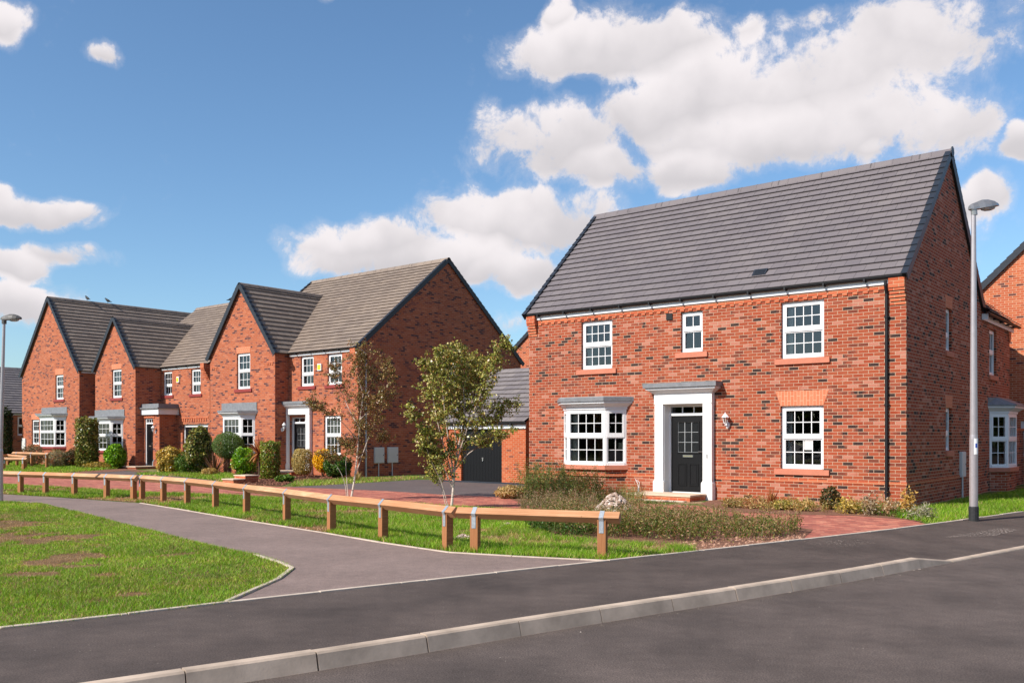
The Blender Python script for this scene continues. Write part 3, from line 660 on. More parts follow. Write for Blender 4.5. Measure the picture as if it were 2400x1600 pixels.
PAVE = GP([(-300,1128),(0,1134),(153,1142),(326,1152),(520,1160),(816,1172),(1051,1188),(1151,1191.6),(1231,1195),(1500,1212),(1700,1236),(1878,1264.8)])+[EDGE[8],EDGE[9]]+GP([(2178,1228),(2120,1214),(2000,1205),(1850,1202),(1700,1198),(1640,1184),(1500,1178),(1380,1180),(1230,1167),(1158,1163),(1040,1158),(900,1149),(676,1140),(539,1133.5),(400,1125),(300,1119),(150,1110),(90,1108),(0,1111),(-300,1110)])
sheet('shared_drive', [tuple(p) for p in PAVE], -.008, 'block_paving', 'red block paved drive running past the houses')
sheet('garage_drive', [tuple(p) for p in GP([(676,1140),(900,1149),(1040,1158),(1158,1163),(1260,1160),(1245,1134),(1175,1129.5),(1040,1123.5),(975,1123),(850,1131)])], -.0075, 'asphalt_drive', 'dark asphalt drive in front of the garage')
sheet('driveway', [tuple(p) for p in GP([(150,1110),(300,1119),(400,1125),(500,1124),(420,1116),(330,1110),(345,1104),(250,1102)])], -.0075, 'asphalt_drive', 'strip of dark asphalt drive before the porch steps')
# edging strips of pale concrete
def strip(name, pts, wd, z0, z1, mat, label, side=1):
    mb = MB(); n = len(pts)
    for i in range(n-1):
        a, b = Vector(pts[i]), Vector(pts[i+1]); d = (b-a); L = d.length; d.normalize(); s = Vector((-d.y, d.x, 0))*side
        k = 0; u = 0
        while u < L-1e-3:
            e = min(u+.915, L); j = random.uniform(-.003, .003); g = .004
            p = [a+d*(u+g), a+d*(e-g)]
            P = [p[0]+s*0, p[1]+s*0, p[1]+s*wd, p[0]+s*wd]
            if side < 0: P = P[::-1]
            mb.prism([(q.x, q.y) for q in P], z0+a.z, z1+a.z+j); u = e
    o = mb.build(name, mat, bevel=.004 if wd < .1 else .012); struct(o, label); return o
strip('path_edging', [tuple(p) for p in EDGE[1:11]], .055, -.1, .014, 'edging', 'pale concrete edging along the back of the footway')
strip('grass_edging', [tuple(p) for p in FAREDGE[4:]], .05, -.1, .006, 'edging', 'pale edging between the path and the rail fence grass')
strip('lawn_edging', [tuple(p) for p in NEAR[:6]], .05, -.1, .016, 'edging', 'pale edging round the tip of the near lawn')
# kerb stones
def kerbs():
    pts = [Vector((p.x, p.y, 0)) for p in KB]; mb = MB()
    cum = [0]
    for a, b in zip(pts, pts[1:]): cum.append(cum[-1]+(b-a).length)
    def at(s):
        for i in range(len(pts)-1):
            if s <= cum[i+1] or i == len(pts)-2: return pts[i]+(pts[i+1]-pts[i])*((s-cum[i])/(cum[i+1]-cum[i]))
    off = (cum[-1]) % .915; s = off-.915
    def stone(a, b, za, zb):
        d = (b-a).normalized(); n = Vector((d.y, -d.x, 0)); g = d*.005; prof = [(0,0),(.085,0),(.100,-.014),(.138,-.14),(.138,-.25),(0,-.25)]
        A = [a+g+n*x+Vector((0,0,za+z if z > -.2 else -.25)) for x, z in prof]; B = [b-g+n*x+Vector((0,0,zb+z if z > -.2 else -.25)) for x, z in prof]
        for i in range(6): j = (i+1) % 6; mb.q([A[j], A[i], B[i], B[j]])
        mb.q(A); mb.q(B[::-1])
    while s < cum[-1]-.01:
        a, b = at(max(0, s)), at(min(cum[-1], s+.915)); z = .006+random.uniform(-.004, .004)
        if (b-a).length > .1: stone(a, b, z, z)
        s += .915
    P = [KB[-1]]+[Vector(p) for p in KD]+[KX]
    zs = [.004, -.096, -.094, -.094, -.094]
    for i in range(len(P)-1):
        L = (P[i+1]-P[i]).length; m_ = max(1, min(30, round(L/.915)))
        for k in range(m_):
            A = P[i].lerp(P[i+1], k/m_); B = P[i].lerp(P[i+1], (k+1)/m_); A.z = B.z = 0
            stone(A, B, zs[i]+(zs[i+1]-zs[i])*k/m_, zs[i]+(zs[i+1]-zs[i])*(k+1)/m_)
    struct(mb.build('kerb', 'kerb_concrete', bevel=0), 'pale concrete kerb stones along the road, lowered at the right')
kerbs()

# ================================================================== HOUSES
def gable_poly(w0, w1, ze, zr, zb=-.3): m_ = (w0+w1)/2; return [(w0,zb),(w1,zb),(w1,ze),(m_,zr),(w0,ze)]
def house(name, label, px, Y, group=None, cat='house'):
    o = orgn(px, Y); return thing(name, label, cat, o, HOUSE_ROT, group)

# ---------------- near detached house (origin: its right front corner)
H = house('brick_house', 'largest, nearest brick house with black front door, white surround and plain grey roof', 2124, 19.3)
WL, WD = 10.25, 7.0
BAY = (-9.02, 0.79, -7.0, 2.26)
hA = (-8.44, 3.36, -7.44, 4.66); hB = (-5.40, 3.65, -4.79, 4.66); hC = (-2.78, 3.35, -1.77, 4.66); hD = (-2.79, .80, -1.78, 2.25)
doorh = (-5.84, -.01, -4.72, 2.34)
bayhole = bay_window(H, BAY[0], BAY[2], BAY[1], BAY[3], .4, curtain='left', roof=.07, flat=True)
mb = MB()
wall(mb, [(-WL,-.3),(0,-.3),(0,4.97),(-WL,4.97)], [hA, hB, hC, hD, doorh, bayhole])
sideW = [(3.24,3.62,3.80,4.66), (3.24,1.2,3.80,2.24)]
PT = (8.47-4.93)/3.62
gp = [(0,-.3),(WD,-.3),(WD,4.96),(3.5,8.36),(0,4.96)]
wall(mb, gp, sideW, WSIDE)
wall(mb, [(-b, c) for b, c in gp][::-1], [], Matrix.Translation((-WL,0,0)) @ Matrix.Rotation(R(-90),4,'Z'))
mb.q([(0,WD,-.3),(-WL,WD,-.3),(-WL,WD,4.96),(0,WD,4.96)])
# rear wing, ridge running back
wall(mb, [(WD,-.3),(10.85,-.3),(10.85,4.9),(WD,4.9)], [(8.08,3.29,8.99,4.6), (8.25,.66,9.95,2.2)], WSIDE @ T(0,.03,0))
mb.q([(-.03,10.85,-.3),(-5,10.85,-.3),(-5,10.85,4.9),(-.03,10.85,4.9)]); mb.q([(-.03,10.85,4.9),(-5,10.85,4.9),(-2.5,10.85,7.1)])
mb.build('wall', 'brick_main', H)
mb = MB(); mb.box((-WL-.012,-.014,.50),(.014,.0,.565)); mb.box((0,-.014,.50),(.014,WD,.565)); mb.box((-WL-.012,-.012,.0),(-WL,.3,.5))
# string course must not cross the door: rebuilt in two runs
for a_, c_ in (((-WL-.012,-.014,.50),(-9.06,.0,.565)), ((-6.98,-.014,.50),(-6.12,.0,.565)), ((-4.42,-.014,.50),(.014,.0,.565)), ((0,.0,.50),(.014,WD,.565))): MB().box(a_, c_).build('string_course', 'brick_red_trim', H)
mb = MB(); mb.prism([(-9.02-.005,-.0),(-8.62,-.415),(-7.40,-.415),(-6.985,0)], .50, .565); mb.build('string_course', 'brick_red_trim', H)
for a_, c_ in ((-.33, .0), (-WL, -WL+.3)): mb = MB(); corbel(mb, a_, c_, 4.975); mb.build('corbel', 'brick_red_trim', H)
mb = MB(); dentils(mb, -WL+.35, -.36, 4.675, h=.055); mb.box((-WL+.3,-.02,4.732),(-.33,.0,4.828)); mb.build('dentil_course', 'brick_red_trim', H)
s, SL = UP(3.485, 3.62, (0,1,0))
mb = MB(); nn = roof_slope(mb, (-WL-.06,-.12,4.985), (1,0,0), WL+.10, s, SL, .27)
s2 = Vector((0,-s.y,s.z)); roof_slope(mb, (.04,7.12,4.985), (-1,0,0), WL+.10, s2, SL, .27)
mb.build('roof', 'roof_tile_grey', H)
verge(H, (.02,-.14,4.955), s, SL, (1,0,0), .27); verge(H, (.02,7.14,4.955), s2, SL, (1,0,0), .27)
verge(H, (-WL-.04,-.14,4.955), s, SL, (-1,0,0), .27); verge(H, (-WL-.04,7.14,4.955), s2, SL, (-1,0,0), .27)
mb = MB(); ridge(mb, (-WL-.1,3.5,8.50), (.09,3.5,8.50)); mb.build('ridge_tiles', 'roof_tile_grey', H)
mb = MB(); mb.tube([(.075,3.5,8.46),(.10,3.5,8.46)], .13, 8, False); mb.build('ridge_cap', 'verge_plastic', H)
soffit_fascia(H, -WL+.305, -.335, -.005, 4.83, 4.985)
gutter(H, -WL-.08, .03, -.115, 4.985)
downpipe(H, -.39, 0, 4.9)
# roof vent tile
mb = MB(); k_ = (5.45-4.93)/3.54*SL; Mv = Matrix.Translation((-3.62,-.12,4.93)) @ Matrix(((1,0,0,0),(0,s.y,-s.z,0),(0,s.z,s.y,0),(0,0,0,1)))
mb.box((0,.60,.04),(.34,.84,.105),Mv)
for k in range(5): mb.box((.04,.63+k*.04,.10),(.30,.65+k*.04,.116),Mv)
mb.build('vent_tile', 'verge_plastic', H)
def hwin(Hh, r, M=Matrix(), **k):
    y = k.pop('v', 0)
    return window(Hh, M @ T(r[0], y, r[1]), r[2]-r[0], r[3]-r[1], **k)
hwin(H, hA, curtain='left'); hwin(H, hB, cols=2, rt=1, rb=1, split=.56, frame=.05); hwin(H, hC, curtain='left')
wD = hwin(H, hD, curtain='sides')
mb = MB(); mb.box((.525,.112,.44),(.715,.114,.68)); mb.build('notice', 'paper', wD)
hwin(H, (3.24,3.62,3.80,4.66), WSIDE, cols=2, rt=2, rb=1, split=.38, frame=.04, sill_over=.06); hwin(H, (3.24,1.2,3.80,2.24), WSIDE, cols=2, rt=2, rb=1, split=.40, frame=.04, sill_over=.06)
for z0 in (2.245, 4.665): header(H, 3.22, 3.82, z0, .3, splay=.05, M=WSIDE)
hwin(H, (8.08,3.29,8.99,4.6), WSIDE @ T(0,.03,0), cols=3, rt=1, rb=1, sill_over=.08)
bay_window(H, 8.1, 10.1, .66, 2.2, .4, M=WSIDE @ T(0,.03,0), roof=.2)
header(H, hD[0], hD[2], hD[3]+.005, .34, splay=.12)
meter_box(H, WSIDE @ T(4.55,0,.52), .42, .64, .55)
# wing roof
sw, SW = UP(2.3, 2.75, (-1,0,0))
mb = MB(); roof_slope(mb, (.20,6.9,4.93), (0,1,0), 4.35, sw, SW, .33); mb.build('wing_roof', 'roof_tile_grey', H)
mb = MB(); mb.box((.0,7.02,4.74),(.03,11.2,4.90)); mb.box((.03,7.02,4.74),(.16,7.04,4.90)); mb.build('wing_fascia', 'fascia_white', H)
g = MB()
for k in range(8):
    a, b = math.pi+math.pi*k/8, math.pi+math.pi*(k+1)/8; r = .055
    g.q([(.17+r*math.cos(a),7.0,4.91+r*math.sin(a)),(.17+r*math.cos(b),7.0,4.91+r*math.sin(b)),(.17+r*math.cos(b),11.25,4.91+r*math.sin(b)),(.17+r*math.cos(a),11.25,4.91+r*math.sin(a))][::-1], None, True)
for k in range(5): g.box((.03,7.4+k*.85,4.85),(.16,7.44+k*.85,4.90))
g.build('wing_gutter', 'black_plastic', H)
mb = MB()
for k in range(5): mb.box((-.03,10.55+.04*k,4.72-.075*k),(.0,10.85+.12*(1-k/5),4.79-.075*k))
mb.build('corbel', 'brick_red_trim', H)
# entrance
portico(H, -6.07, -4.48, 2.62)
front_door(H, -5.82, -4.74, 2.34, .17, z0=.15)
lb = MB(); lb.box((-4.62,-.158,1.02),(-4.59,-.151,1.12)); lb.build('doorbell', 'came', H)
sp_ = G(1510,1181); loc_ = Matrix.Rotation(-HOUSE_ROT, 4, 'Z') @ (sp_-orgn(2124,19.3))
mb = MB(); mb.box((-6.35,-.98,-.05),(-4.62,-.145,.10)); st_ = mb.build('door_step', 'brick_red_trim', H)
mb = MB(); mb.box((-6.37,-1.0,.101),(-4.60,-.12,.145)); mb.build('step_slab', 'step_slab', st_, bevel=.006)
mb = MB(); mb.box((-6.45,-1.14,-.05),(-4.7,-1.0,.012)); mb.build('step_edging', 'edging', st_)
lantern(H, -4.12, 0, 1.95)
mb = MB(); mb.box((-5.80,-.03,4.50),(-5.63,.0,4.66)); mb.build('air_vent', 'bird_black', H)
mb = MB(); mb.tube([(-6.55,-.12,-.05),(-6.55,-.12,.22)], .03, 8); pp = mb.build('service_duct', 'galvanised', H)
mb = MB(); mb.tube([(-6.55,-.12,.2),(-6.58,-.13,.34),(-6.64,-.14,.44)], .008, 5).tube([(-6.55,-.12,.2),(-6.52,-.13,.36),(-6.60,-.14,.42)], .007, 5); mb.build('cable', 'paper', pp)

# ---------------- garage
o = G(1232, 1135)
GA = thing('garage', 'single brick garage with black door and grey roof, between the two big houses', 'garage', o, HOUSE_ROT)
mb = MB(); wall(mb, [(-3.66,-.3),(0,-.3),(0,2.0),(-3.66,2.0)], [(-2.81,-.01,-1.0,1.80)], reveal=.12)
wall(mb, [(0,-.3),(5.6,-.3),(5.6,1.98),(2.8,3.86),(0,1.98)], [], WSIDE)
wall(mb, [(-5.6,-.3),(0,-.3),(0,1.98),(-2.8,3.86),(-5.6,1.98)], [], Matrix.Translation((-3.66,0,0)) @ Matrix.Rotation(R(-90),4,'Z')); mb.build('wall', 'brick_garage', GA)
mb = MB()
n = 26
for k in range(n):
    x0, x1 = -2.78+1.75*k/n, -2.78+1.75*(k+1)/n; mb.box((x0+.004,.07,.03),(x1-.004,.095,1.79))
mb.box((-2.81,.097,.0),(-1.0,.11,1.80)); gd = mb.build('garage_door', 'door_black', GA)
mb = MB(); mb.box((-1.9,.045,.72),(-1.86,.068,.84)); mb.tube([(-1.93,.05,.82),(-1.83,.05,.82)], .01, 6); mb.build('handle', 'chrome', gd)
MB().box((-2.7,.0,.0),(-2.1,.075,.022)).build('door_seal', 'fascia_white', gd); MB().box((-1.55,.0,.0),(-1.03,.075,.022)).build('door_seal', 'fascia_white', gd)
s, SL = UP(1.98, 2.9, (0,1,0)); mb = MB(); roof_slope(mb, (-3.72,-.12,2.0), (1,0,0), 3.78, s, SL, .3)
roof_slope(mb, (.06,5.72,1.98), (-1,0,0), 3.78, Vector((0,-s.y,s.z)), SL, .3); mb.build('roof', 'roof_tile_garage', GA)
mb = MB(); ridge(mb, (-3.72,2.8,3.94), (.06,2.8,3.94)); mb.build('ridge_tiles', 'roof_tile_garage', GA)
soffit_fascia(GA, -3.39, .03, -.005, 1.80, 1.97); gutter(GA, -3.7, .06, -.115, 1.985)
mb = MB(); corbel(mb, -3.66, -3.40, 1.96, steps=4, cap=.1); mb.build('corbel', 'brick_red_trim', GA)
mb = MB(); mb.box((-3.66,-.02,-.1),(.02,.0,.04)); mb.build('damp_course', 'verge_plastic', GA)

# ---------------- middle house of the row
H2 = house('brick_house', 'middle house with gabled front, white door surround and long shaded brick side wall', 839.4, 34.6)
mb = MB(); w1, w2_, w3 = (-3.52,3.58,-2.69,4.80), (-1.82,3.58,-.95,4.80), (-2.04,.80,-1.01,2.37)
wall(mb, [(-4.4,-.3),(0,-.3),(0,4.97),(-4.4,4.97)], [w1, w2_, w3, (-4.22,-.01,-3.02,2.34)])
sp2 = gable_poly(0, 9.95, 4.96, 9.0)
wall(mb, sp2, [(5.05,3.75,5.55,4.7)], WSIDE)
wall(mb, [(-b, c) for b, c in sp2][::-1], [], Matrix.Translation((-9.0,0,0)) @ Matrix.Rotation(R(-90),4,'Z'))
gv = -.68
bh = bay_window(H2, -7.78, -5.68, .8, 2.36, .42, 'brick_estate', M=T(0,gv,0), curtain='roman', sill='sill_oxblood', flat=True, roof=.06, up=.36)
gw = (-6.98, 3.55, -6.02, 5.06)
wall(mb, gable_poly(-9.0, -4.3, 4.96, 7.86), [gw, bh], T(0,gv,0))
wall(mb, [(gv,-.3),(0,-.3),(0,4.96),(gv,4.96)], [], Matrix.Translation((-4.3,0,0)) @ WSIDE)
wall(mb, [(0,-.3),(-gv,-.3),(-gv,4.96),(0,4.96)], [], Matrix.Translation((-9.0,0,0)) @ Matrix.Rotation(R(-90),4,'Z'))
mb.q([(0,9.95,-.3),(-9,9.95,-.3),(-9,9.95,4.9),(0,9.95,4.9)])
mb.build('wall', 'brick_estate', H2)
s, SL = UP(4.13, 5.09, (0,1,0)); mb = MB(); roof_slope(mb, (-9.06,-.12,4.93), (1,0,0), 9.12, s, SL, .265); s2 = Vector((0,-s.y,s.z)); roof_slope(mb, (.06,10.07,4.93), (-1,0,0), 9.12, s2, SL, .265)
mb.build('roof', 'roof_tile_weathered', H2)
mb = MB(); ridge(mb, (-9.1,4.97,9.10), (.1,4.97,9.10)); mb.build('ridge_tiles', 'roof_tile_weathered', H2)
mb = MB(); 
for (x, ox) in ((.02,1),(-9.02,-1)): verge(H2, (x,-.14,4.91), s, SL, (ox,0,0), .265); verge(H2, (x,10.09,4.91), s2, SL, (ox,0,0), .265)

def cross_gable(Hh, u0, u1, v0, vend, ze, zr, mat='roof_tile_weathered'):
    c = (u0+u1)/2; run = (u1-u0)/2+.08; rise = zr-(ze-.03)
    sa, La = UP(rise, run, (1,0,0)); sb, Lb = UP(rise, run, (-1,0,0)); D = vend-v0+.1
    mb = MB(); roof_slope(mb, (u0-.08,vend,ze-.03), (0,-1,0), D, sa, La, .265); roof_slope(mb, (u1+.08,v0-.1,ze-.03), (0,1,0), D, sb, Lb, .265); mb.build('cross_roof', mat, Hh)
    mb = MB(); ridge(mb, (c,v0-.12,zr+.04), (c,vend,zr+.04)); mb.build('ridge_tiles', mat, Hh)
    verge(Hh, (u0-.1,v0-.08,ze-.05), sa, La, (0,-1,0), .265); verge(Hh, (u1+.1,v0-.08,ze-.05), sb, Lb, (0,-1,0), .265)
    mb = MB()
    for x in (u0+.12, u1-.55):
        mb.box((x,v0-.02,ze-.42),(x+.43,v0,ze-.36))
        for k in range(3): mb.box((x+.02+k*.16,v0-.022,ze-.50),(x+.09+k*.16,v0,ze-.425))
    mb.build('dentil_course', 'brick_red_trim', Hh)
cross_gable(H2, -9.0, -4.3, gv, 3.9, 4.96, 7.97)
soffit_fascia(H2, -4.2, -.3, -.005); gutter(H2, -4.2, .05, -.115, 4.965)
mb = MB(); corbel(mb, -.33, .0, 4.97); mb.build('corbel', 'brick_red_trim', H2)
OX = dict(sill='sill_oxblood', curtain='sides')
hwin(H2, w1, rt=2, rb=1, cols=3, split=.48, **OX); hwin(H2, w2_, rt=2, rb=1, cols=3, split=.48, **OX); hwin(H2, w3, sill='sill_oxblood', curtain='blind'); hwin(H2, gw, v=gv, cols=3, curtain='sides', sill='sill_oxblood')
header(H2, gw[0], gw[2], gw[3]+.004, .26, y=gv, splay=.04); header(H2, w3[0], w3[2], w3[3]+.004, .3)
hwin(H2, (5.05,3.75,5.55,4.7), WSIDE, cols=1, rt=1, rb=1, sill='sill_oxblood', sill_over=.05, frame=.05)
portico(H2, -4.50, -2.78, 2.70, pw=.24); front_door(H2, -4.22, -3.02, 2.34, .17, z0=.12)
lantern(H2, -.34, 0, 1.95, Matrix.Translation((-4.3,0,0)) @ WSIDE)
al = MB().box((-2.38,-.07,4.16),(-2.14,.0,4.44)).build('alarm_box', 'paper', H2, bevel=.01); MB().box((-2.35,-.078,4.20),(-2.17,-.069,4.40)).build('face', 'alarm_yellow', al)
meter_box(H2, WSIDE @ T(.80,0,.50), .5, .62, .55); meter_box(H2, WSIDE @ T(1.5,0,.50), .55, .62, .55)
mb = MB(); mb.tube([(.0,.05,4.9),(.06,.3,4.75),(.06,.34,4.6),(.06,.34,-.05)], .036, 8); mb.build('downpipe', 'galvanised', H2)
mb = MB(); mb.box((-4.55,-1.05,-.05),(-2.75,-.145,.13)); sb_ = mb.build('door_step', 'brick_red_trim', H2); MB().box((-4.57,-1.07,.131),(-2.73,-.10,.17)).build('step_slab', 'step_slab', sb_)

# ---------------- house with the porch and integral garage
H3 = house('brick_house', 'brick house with small front gable, white flat porch canopy and integral garage door', 317.4, 44.0)
RV = 1.35
mb = MB(); a1, a2_ = (.17,3.57,1.0,4.76), (2.70,3.57,3.52,4.76); gd_ = (1.95,-.01,4.15,2.13)
wall(mb, [(0,-.3),(4.3,-.3),(4.3,4.97),(0,4.97)], [a1, a2_, gd_], T(0,RV,0), .2)
g2 = (-2.32,3.47,-1.36,4.90)
bh = bay_window(H3, -3.75, -1.2, .84, 2.28, .42, 'brick_estate', curtain='left', sill='sill_oxblood', flat=True, roof=.06, up=.36)
wall(mb, gable_poly(-4.05, 0, 4.94, 7.38), [g2, bh])
wall(mb, [(0,-.3),(RV,-.3),(RV,4.94),(0,4.94)], [], WSIDE)
s3 = gable_poly(RV, RV+9, 4.96, 8.65)
wall(mb, s3, [], Matrix.Translation((4.3,0,0)) @ WSIDE)
wall(mb, [(-b, c) for b, c in [(0,-.3),(RV,-.3),(RV,4.94),(0,4.94)]][::-1], [], Matrix.Translation((-4.05,0,0)) @ Matrix.Rotation(R(-90),4,'Z'))
wall(mb, [(-b, c) for b, c in s3][::-1], [], Matrix.Translation((-4.05,0,0)) @ Matrix.Rotation(R(-90),4,'Z'))
# porch walls
PF = .40; pd = (.16,-.01,.92,2.42)
wall(mb, [(0,-.3),(1.5,-.3),(1.5,2.62),(0,2.62)], [pd], T(0,PF,0)); wall(mb, [(PF,-.3),(RV,-.3),(RV,2.62),(PF,2.62)], [], Matrix.Translation((1.5,0,0)) @ WSIDE)
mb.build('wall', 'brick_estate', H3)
mb = MB(); mb.box((-.04,PF-.12,2.60),(1.62,RV,2.88)); po = mb.build('porch_canopy', 'fascia_white', H3); 
mb = MB(); mb.box((-.1,PF-.2,2.881),(1.70,RV,2.94)); mb.box((.0,PF-.1,2.941),(1.6,RV,3.12)); mb.build('porch_roof', 'lead_grey', po)
front_door(H3, pd[0], pd[2], pd[3], PF+.08, z0=.12, glazed=0)
mb = MB(); mb.box((.0,PF-.03,2.44),(1.1,PF,2.50)); dentils(mb, .02, 1.1, 2.5, PF, .07, .15); dentils(mb, 1.75, 4.2, 2.26, RV, .08, .2, .03, .14); mb.box((1.75,RV-.02,2.41),(4.2,RV,2.48)); mb.build('dentil_course', 'brick_red_trim', H3)
s, SL = UP(3.8, 4.62, (0,1,0)); mb = MB(); roof_slope(mb, (-4.11,RV-.12,4.93), (1,0,0), 8.47, s, SL, .265); s2 = Vector((0,-s.y,s.z)); roof_slope(mb, (4.36,RV+9.12,4.93), (-1,0,0), 8.47, s2, SL, .265)
mb.build('roof', 'roof_tile_weathered', H3); mb = MB(); ridge(mb, (-4.1,RV+4.5,8.77), (4.4,RV+4.5,8.77)); mb.build('ridge_tiles', 'roof_tile_weathered', H3)
cross_gable(H3, -4.05, 0, 0, RV+3.3, 4.94, 7.48)
soffit_fascia(H3, .1, 4.0, RV-.005); gutter(H3, .12, 4.34, RV-.115, 4.965)
mb = MB(); corbel(mb, 4.0, 4.3, 4.97, y=RV, steps=7, out=.3); mb.build('corbel', 'brick_red_trim', H3)
hwin(H3, a1, v=RV, rt=2, rb=1, cols=3, split=.48, **OX); hwin(H3, a2_, v=RV, rt=2, rb=1, cols=3, split=.48, **OX); hwin(H3, g2, cols=3, curtain='blind', sill='sill_oxblood')
header(H3, g2[0], g2[2], g2[3]+.004, .26, splay=.03)
mb = MB(); mb.box((1.95,RV+.1,0),(2.03,RV+.2,2.13)).box((4.07,RV+.1,0),(4.15,RV+.2,2.13)).box((2.03,RV+.1,2.0),(4.07,RV+.2,2.13)); mb.build('garage_frame', 'upvc_white', H3)
mb = MB(); mb.box((2.03,RV+.14,0),(4.07,RV+.18,2.0)); mb.build('garage_door', 'door_black', H3)
al = MB().box((1.50,RV-.07,4.16),(1.72,RV,4.44)).build('alarm_box', 'paper', H3, bevel=.01); MB().box((1.53,RV-.078,4.20),(1.69,RV-.069,4.40)).build('face', 'alarm_yellow', al)
lantern(H3, 1.18, PF, 1.9)
mb = MB(); mb.box((-.45,PF-1.0,-.05),(1.2,PF,.08)); sb_ = mb.build('door_step', 'brick_estate', H3); MB().box((-.5,PF-1.05,.081),(1.22,PF,.12)).build('step_slab', 'step_slab', sb_)
mb = MB(); mb.tube([(1.05,PF-.08,-.05),(1.05,PF-.08,.30),(1.12,PF-.05,.42)], .03, 8); mb.build('service_duct', 'galvanised', H3)

# ---------------- left gable-fronted house
H4 = house('brick_house', 'leftmost tall gable-fronted brick house behind the columnar laurel', 185.9, 46.9)
mb = MB(); b1, b2 = (-2.74,3.52,-1.80,4.84), (-5.65,1.10,-4.72,2.48)
bh = bay_window(H4, -4.05, -1.5, 1.0, 2.5, .42, 'brick_estate', curtain='left', sill='sill_oxblood', flat=True, roof=.06, up=.36)
wall(mb, gable_poly(-6.9, 0, 4.96, 8.95), [b1, b2, bh]); wall(mb, [(0,-.3),(11,-.3),(11,4.96),(0,4.96)], [], WSIDE)
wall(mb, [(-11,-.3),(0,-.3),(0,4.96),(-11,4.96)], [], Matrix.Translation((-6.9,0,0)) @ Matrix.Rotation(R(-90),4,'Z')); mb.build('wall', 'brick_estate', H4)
cross_gable(H4, -6.9, 0, 0, 11.1, 4.96, 9.06)
mb = MB(); mb.box((.0,.1,4.84),(.04,11,4.95)); mb.build('fascia', 'fascia_white', H4)
hwin(H4, b1, cols=3, curtain='blind', sill='sill_oxblood'); hwin(H4, b2, cols=3, curtain='blind', sill=None)
header(H4, b1[0], b1[2], b1[3]+.004, .32, splay=.03); header(H4, b2[0], b2[2], b2[3]+.004, .32, splay=.03)
meter_box(H4, T(-6.8,0,.82), .45, .62, .8)

# ---------------- houses beyond
H5 = thing('bungalow', 'low dark-roofed building at the left edge beyond the conifer', 'house', orgn(49, 57), HOUSE_ROT)
mb = MB(); wall(mb, [(-2,-.3),(12,-.3),(12,3.0),(-2,3.0)], [(-.2,1.6,.5,2.8)], WSIDE); wall(mb, [(-8,-.3),(0,-.3),(0,3.0),(-4,6.0),(-8,3.0)], [], T(0,-2,0)); mb.build('wall', 'brick_estate', H5)
sb, Lb = UP(3.1, 4.1, (-1,0,0)); mb = MB(); roof_slope(mb, (.12,-2.3,2.98), (0,1,0), 14.5, sb, Lb, .265); sa = Vector((-sb.x,0,sb.z)); roof_slope(mb, (-8.08,12.2,2.98), (0,-1,0), 14.5, sa, Lb, .265); mb.build('roof', 'roof_tile_garage', H5)
mb = MB(); mb.box((.0,-2.2,2.88),(.05,12,3.0)); mb.build('fascia', 'fascia_white', H5)
window(H5, WSIDE @ T(-.2,0,1.6), .7, 1.2, 1, 1, 1, sill=None)
mb = MB(); ridge(mb, (-3.98,-2.3,6.1), (-3.98,12.2,6.1)); mb.build('ridge_tiles', 'roof_tile_garage', H5)

HB = thing('brick_house', 'distant pale orange gable seen in the gap above the garage roof', 'house', orgn(1240, 50), HOUSE_ROT)
mb = MB(); wall(mb, [(-2.9,-.3),(6,-.3),(6,4.95),(1.55,8.45),(-2.9,4.95)], []); wall(mb, [(0,-.3),(8,-.3),(8,4.95),(0,4.95)], [], Matrix.Translation((6,0,0)) @ WSIDE); mb.build('wall', 'brick_neighbour', HB)
sa, La = UP(3.62, 4.6, (1,0,0)); sb = Vector((-sa.x,0,sa.z))
mb = MB(); roof_slope(mb, (-3.0,8,4.93), (0,-1,0), 8.1, sa, La); roof_slope(mb, (6.2,-.1,4.93), (0,1,0), 8.1, sb, La); mb.build('roof', 'roof_tile_garage', HB)
verge(HB, (-3.0,-.06,4.91), sa, La, (0,-1,0)); verge(HB, (6.2,-.06,4.91), sb, La, (0,-1,0))

HN = thing('brick_house', 'sunlit orange gable wall at the right edge behind the lamp post', 'house', orgn(2400, 29.4), HOUSE_ROT)
mb = MB(); wall(mb, [(-2.8,-.3),(6.6,-.3),(6.6,4.95),(1.9,9.5),(-2.8,4.95)], [(-.1,.9,1.1,2.05)]); wall(mb, [(0,-.3),(8,-.3),(8,4.95),(0,4.95)], [], Matrix.Translation((6.6,0,0)) @ WSIDE)
wall(mb, [(-8,-.3),(0,-.3),(0,4.95),(-8,4.95)], [], Matrix.Translation((-2.8,0,0)) @ Matrix.Rotation(R(-90),4,'Z')); mb.build('wall', 'brick_neighbour', HN)
sa, La = UP(4.68, 4.8, (1,0,0)); sb = Vector((-sa.x,0,sa.z))
mb = MB(); roof_slope(mb, (-2.9,8,4.93), (0,-1,0), 8.1, sa, La); roof_slope(mb, (6.7,-.1,4.93), (0,1,0), 8.1, sb, La); mb.build('roof', 'roof_tile_grey', HN)
verge(HN, (-2.9,-.06,4.91), sa, La, (0,-1,0)); verge(HN, (6.7,-.06,4.91), sb, La, (0,-1,0))
window(HN, T(-.1,0,.9), 1.2, 1.15, 3, 1, 1)
# brick garden wall behind the wing
o = orgn(2124, 19.3)+UU*-.03+VV*10.87
GW = thing('garden_wall', 'shaded brick garden wall running back from the near house', 'wall', o, HOUSE_ROT)
MB().box((-.22,0,-.2),(-.0,9,1.72)).build('brickwork', 'brick_main', GW); MB().box((-.25,0,1.721),(.03,9,1.80)).build('coping', 'brick_red_trim', GW)

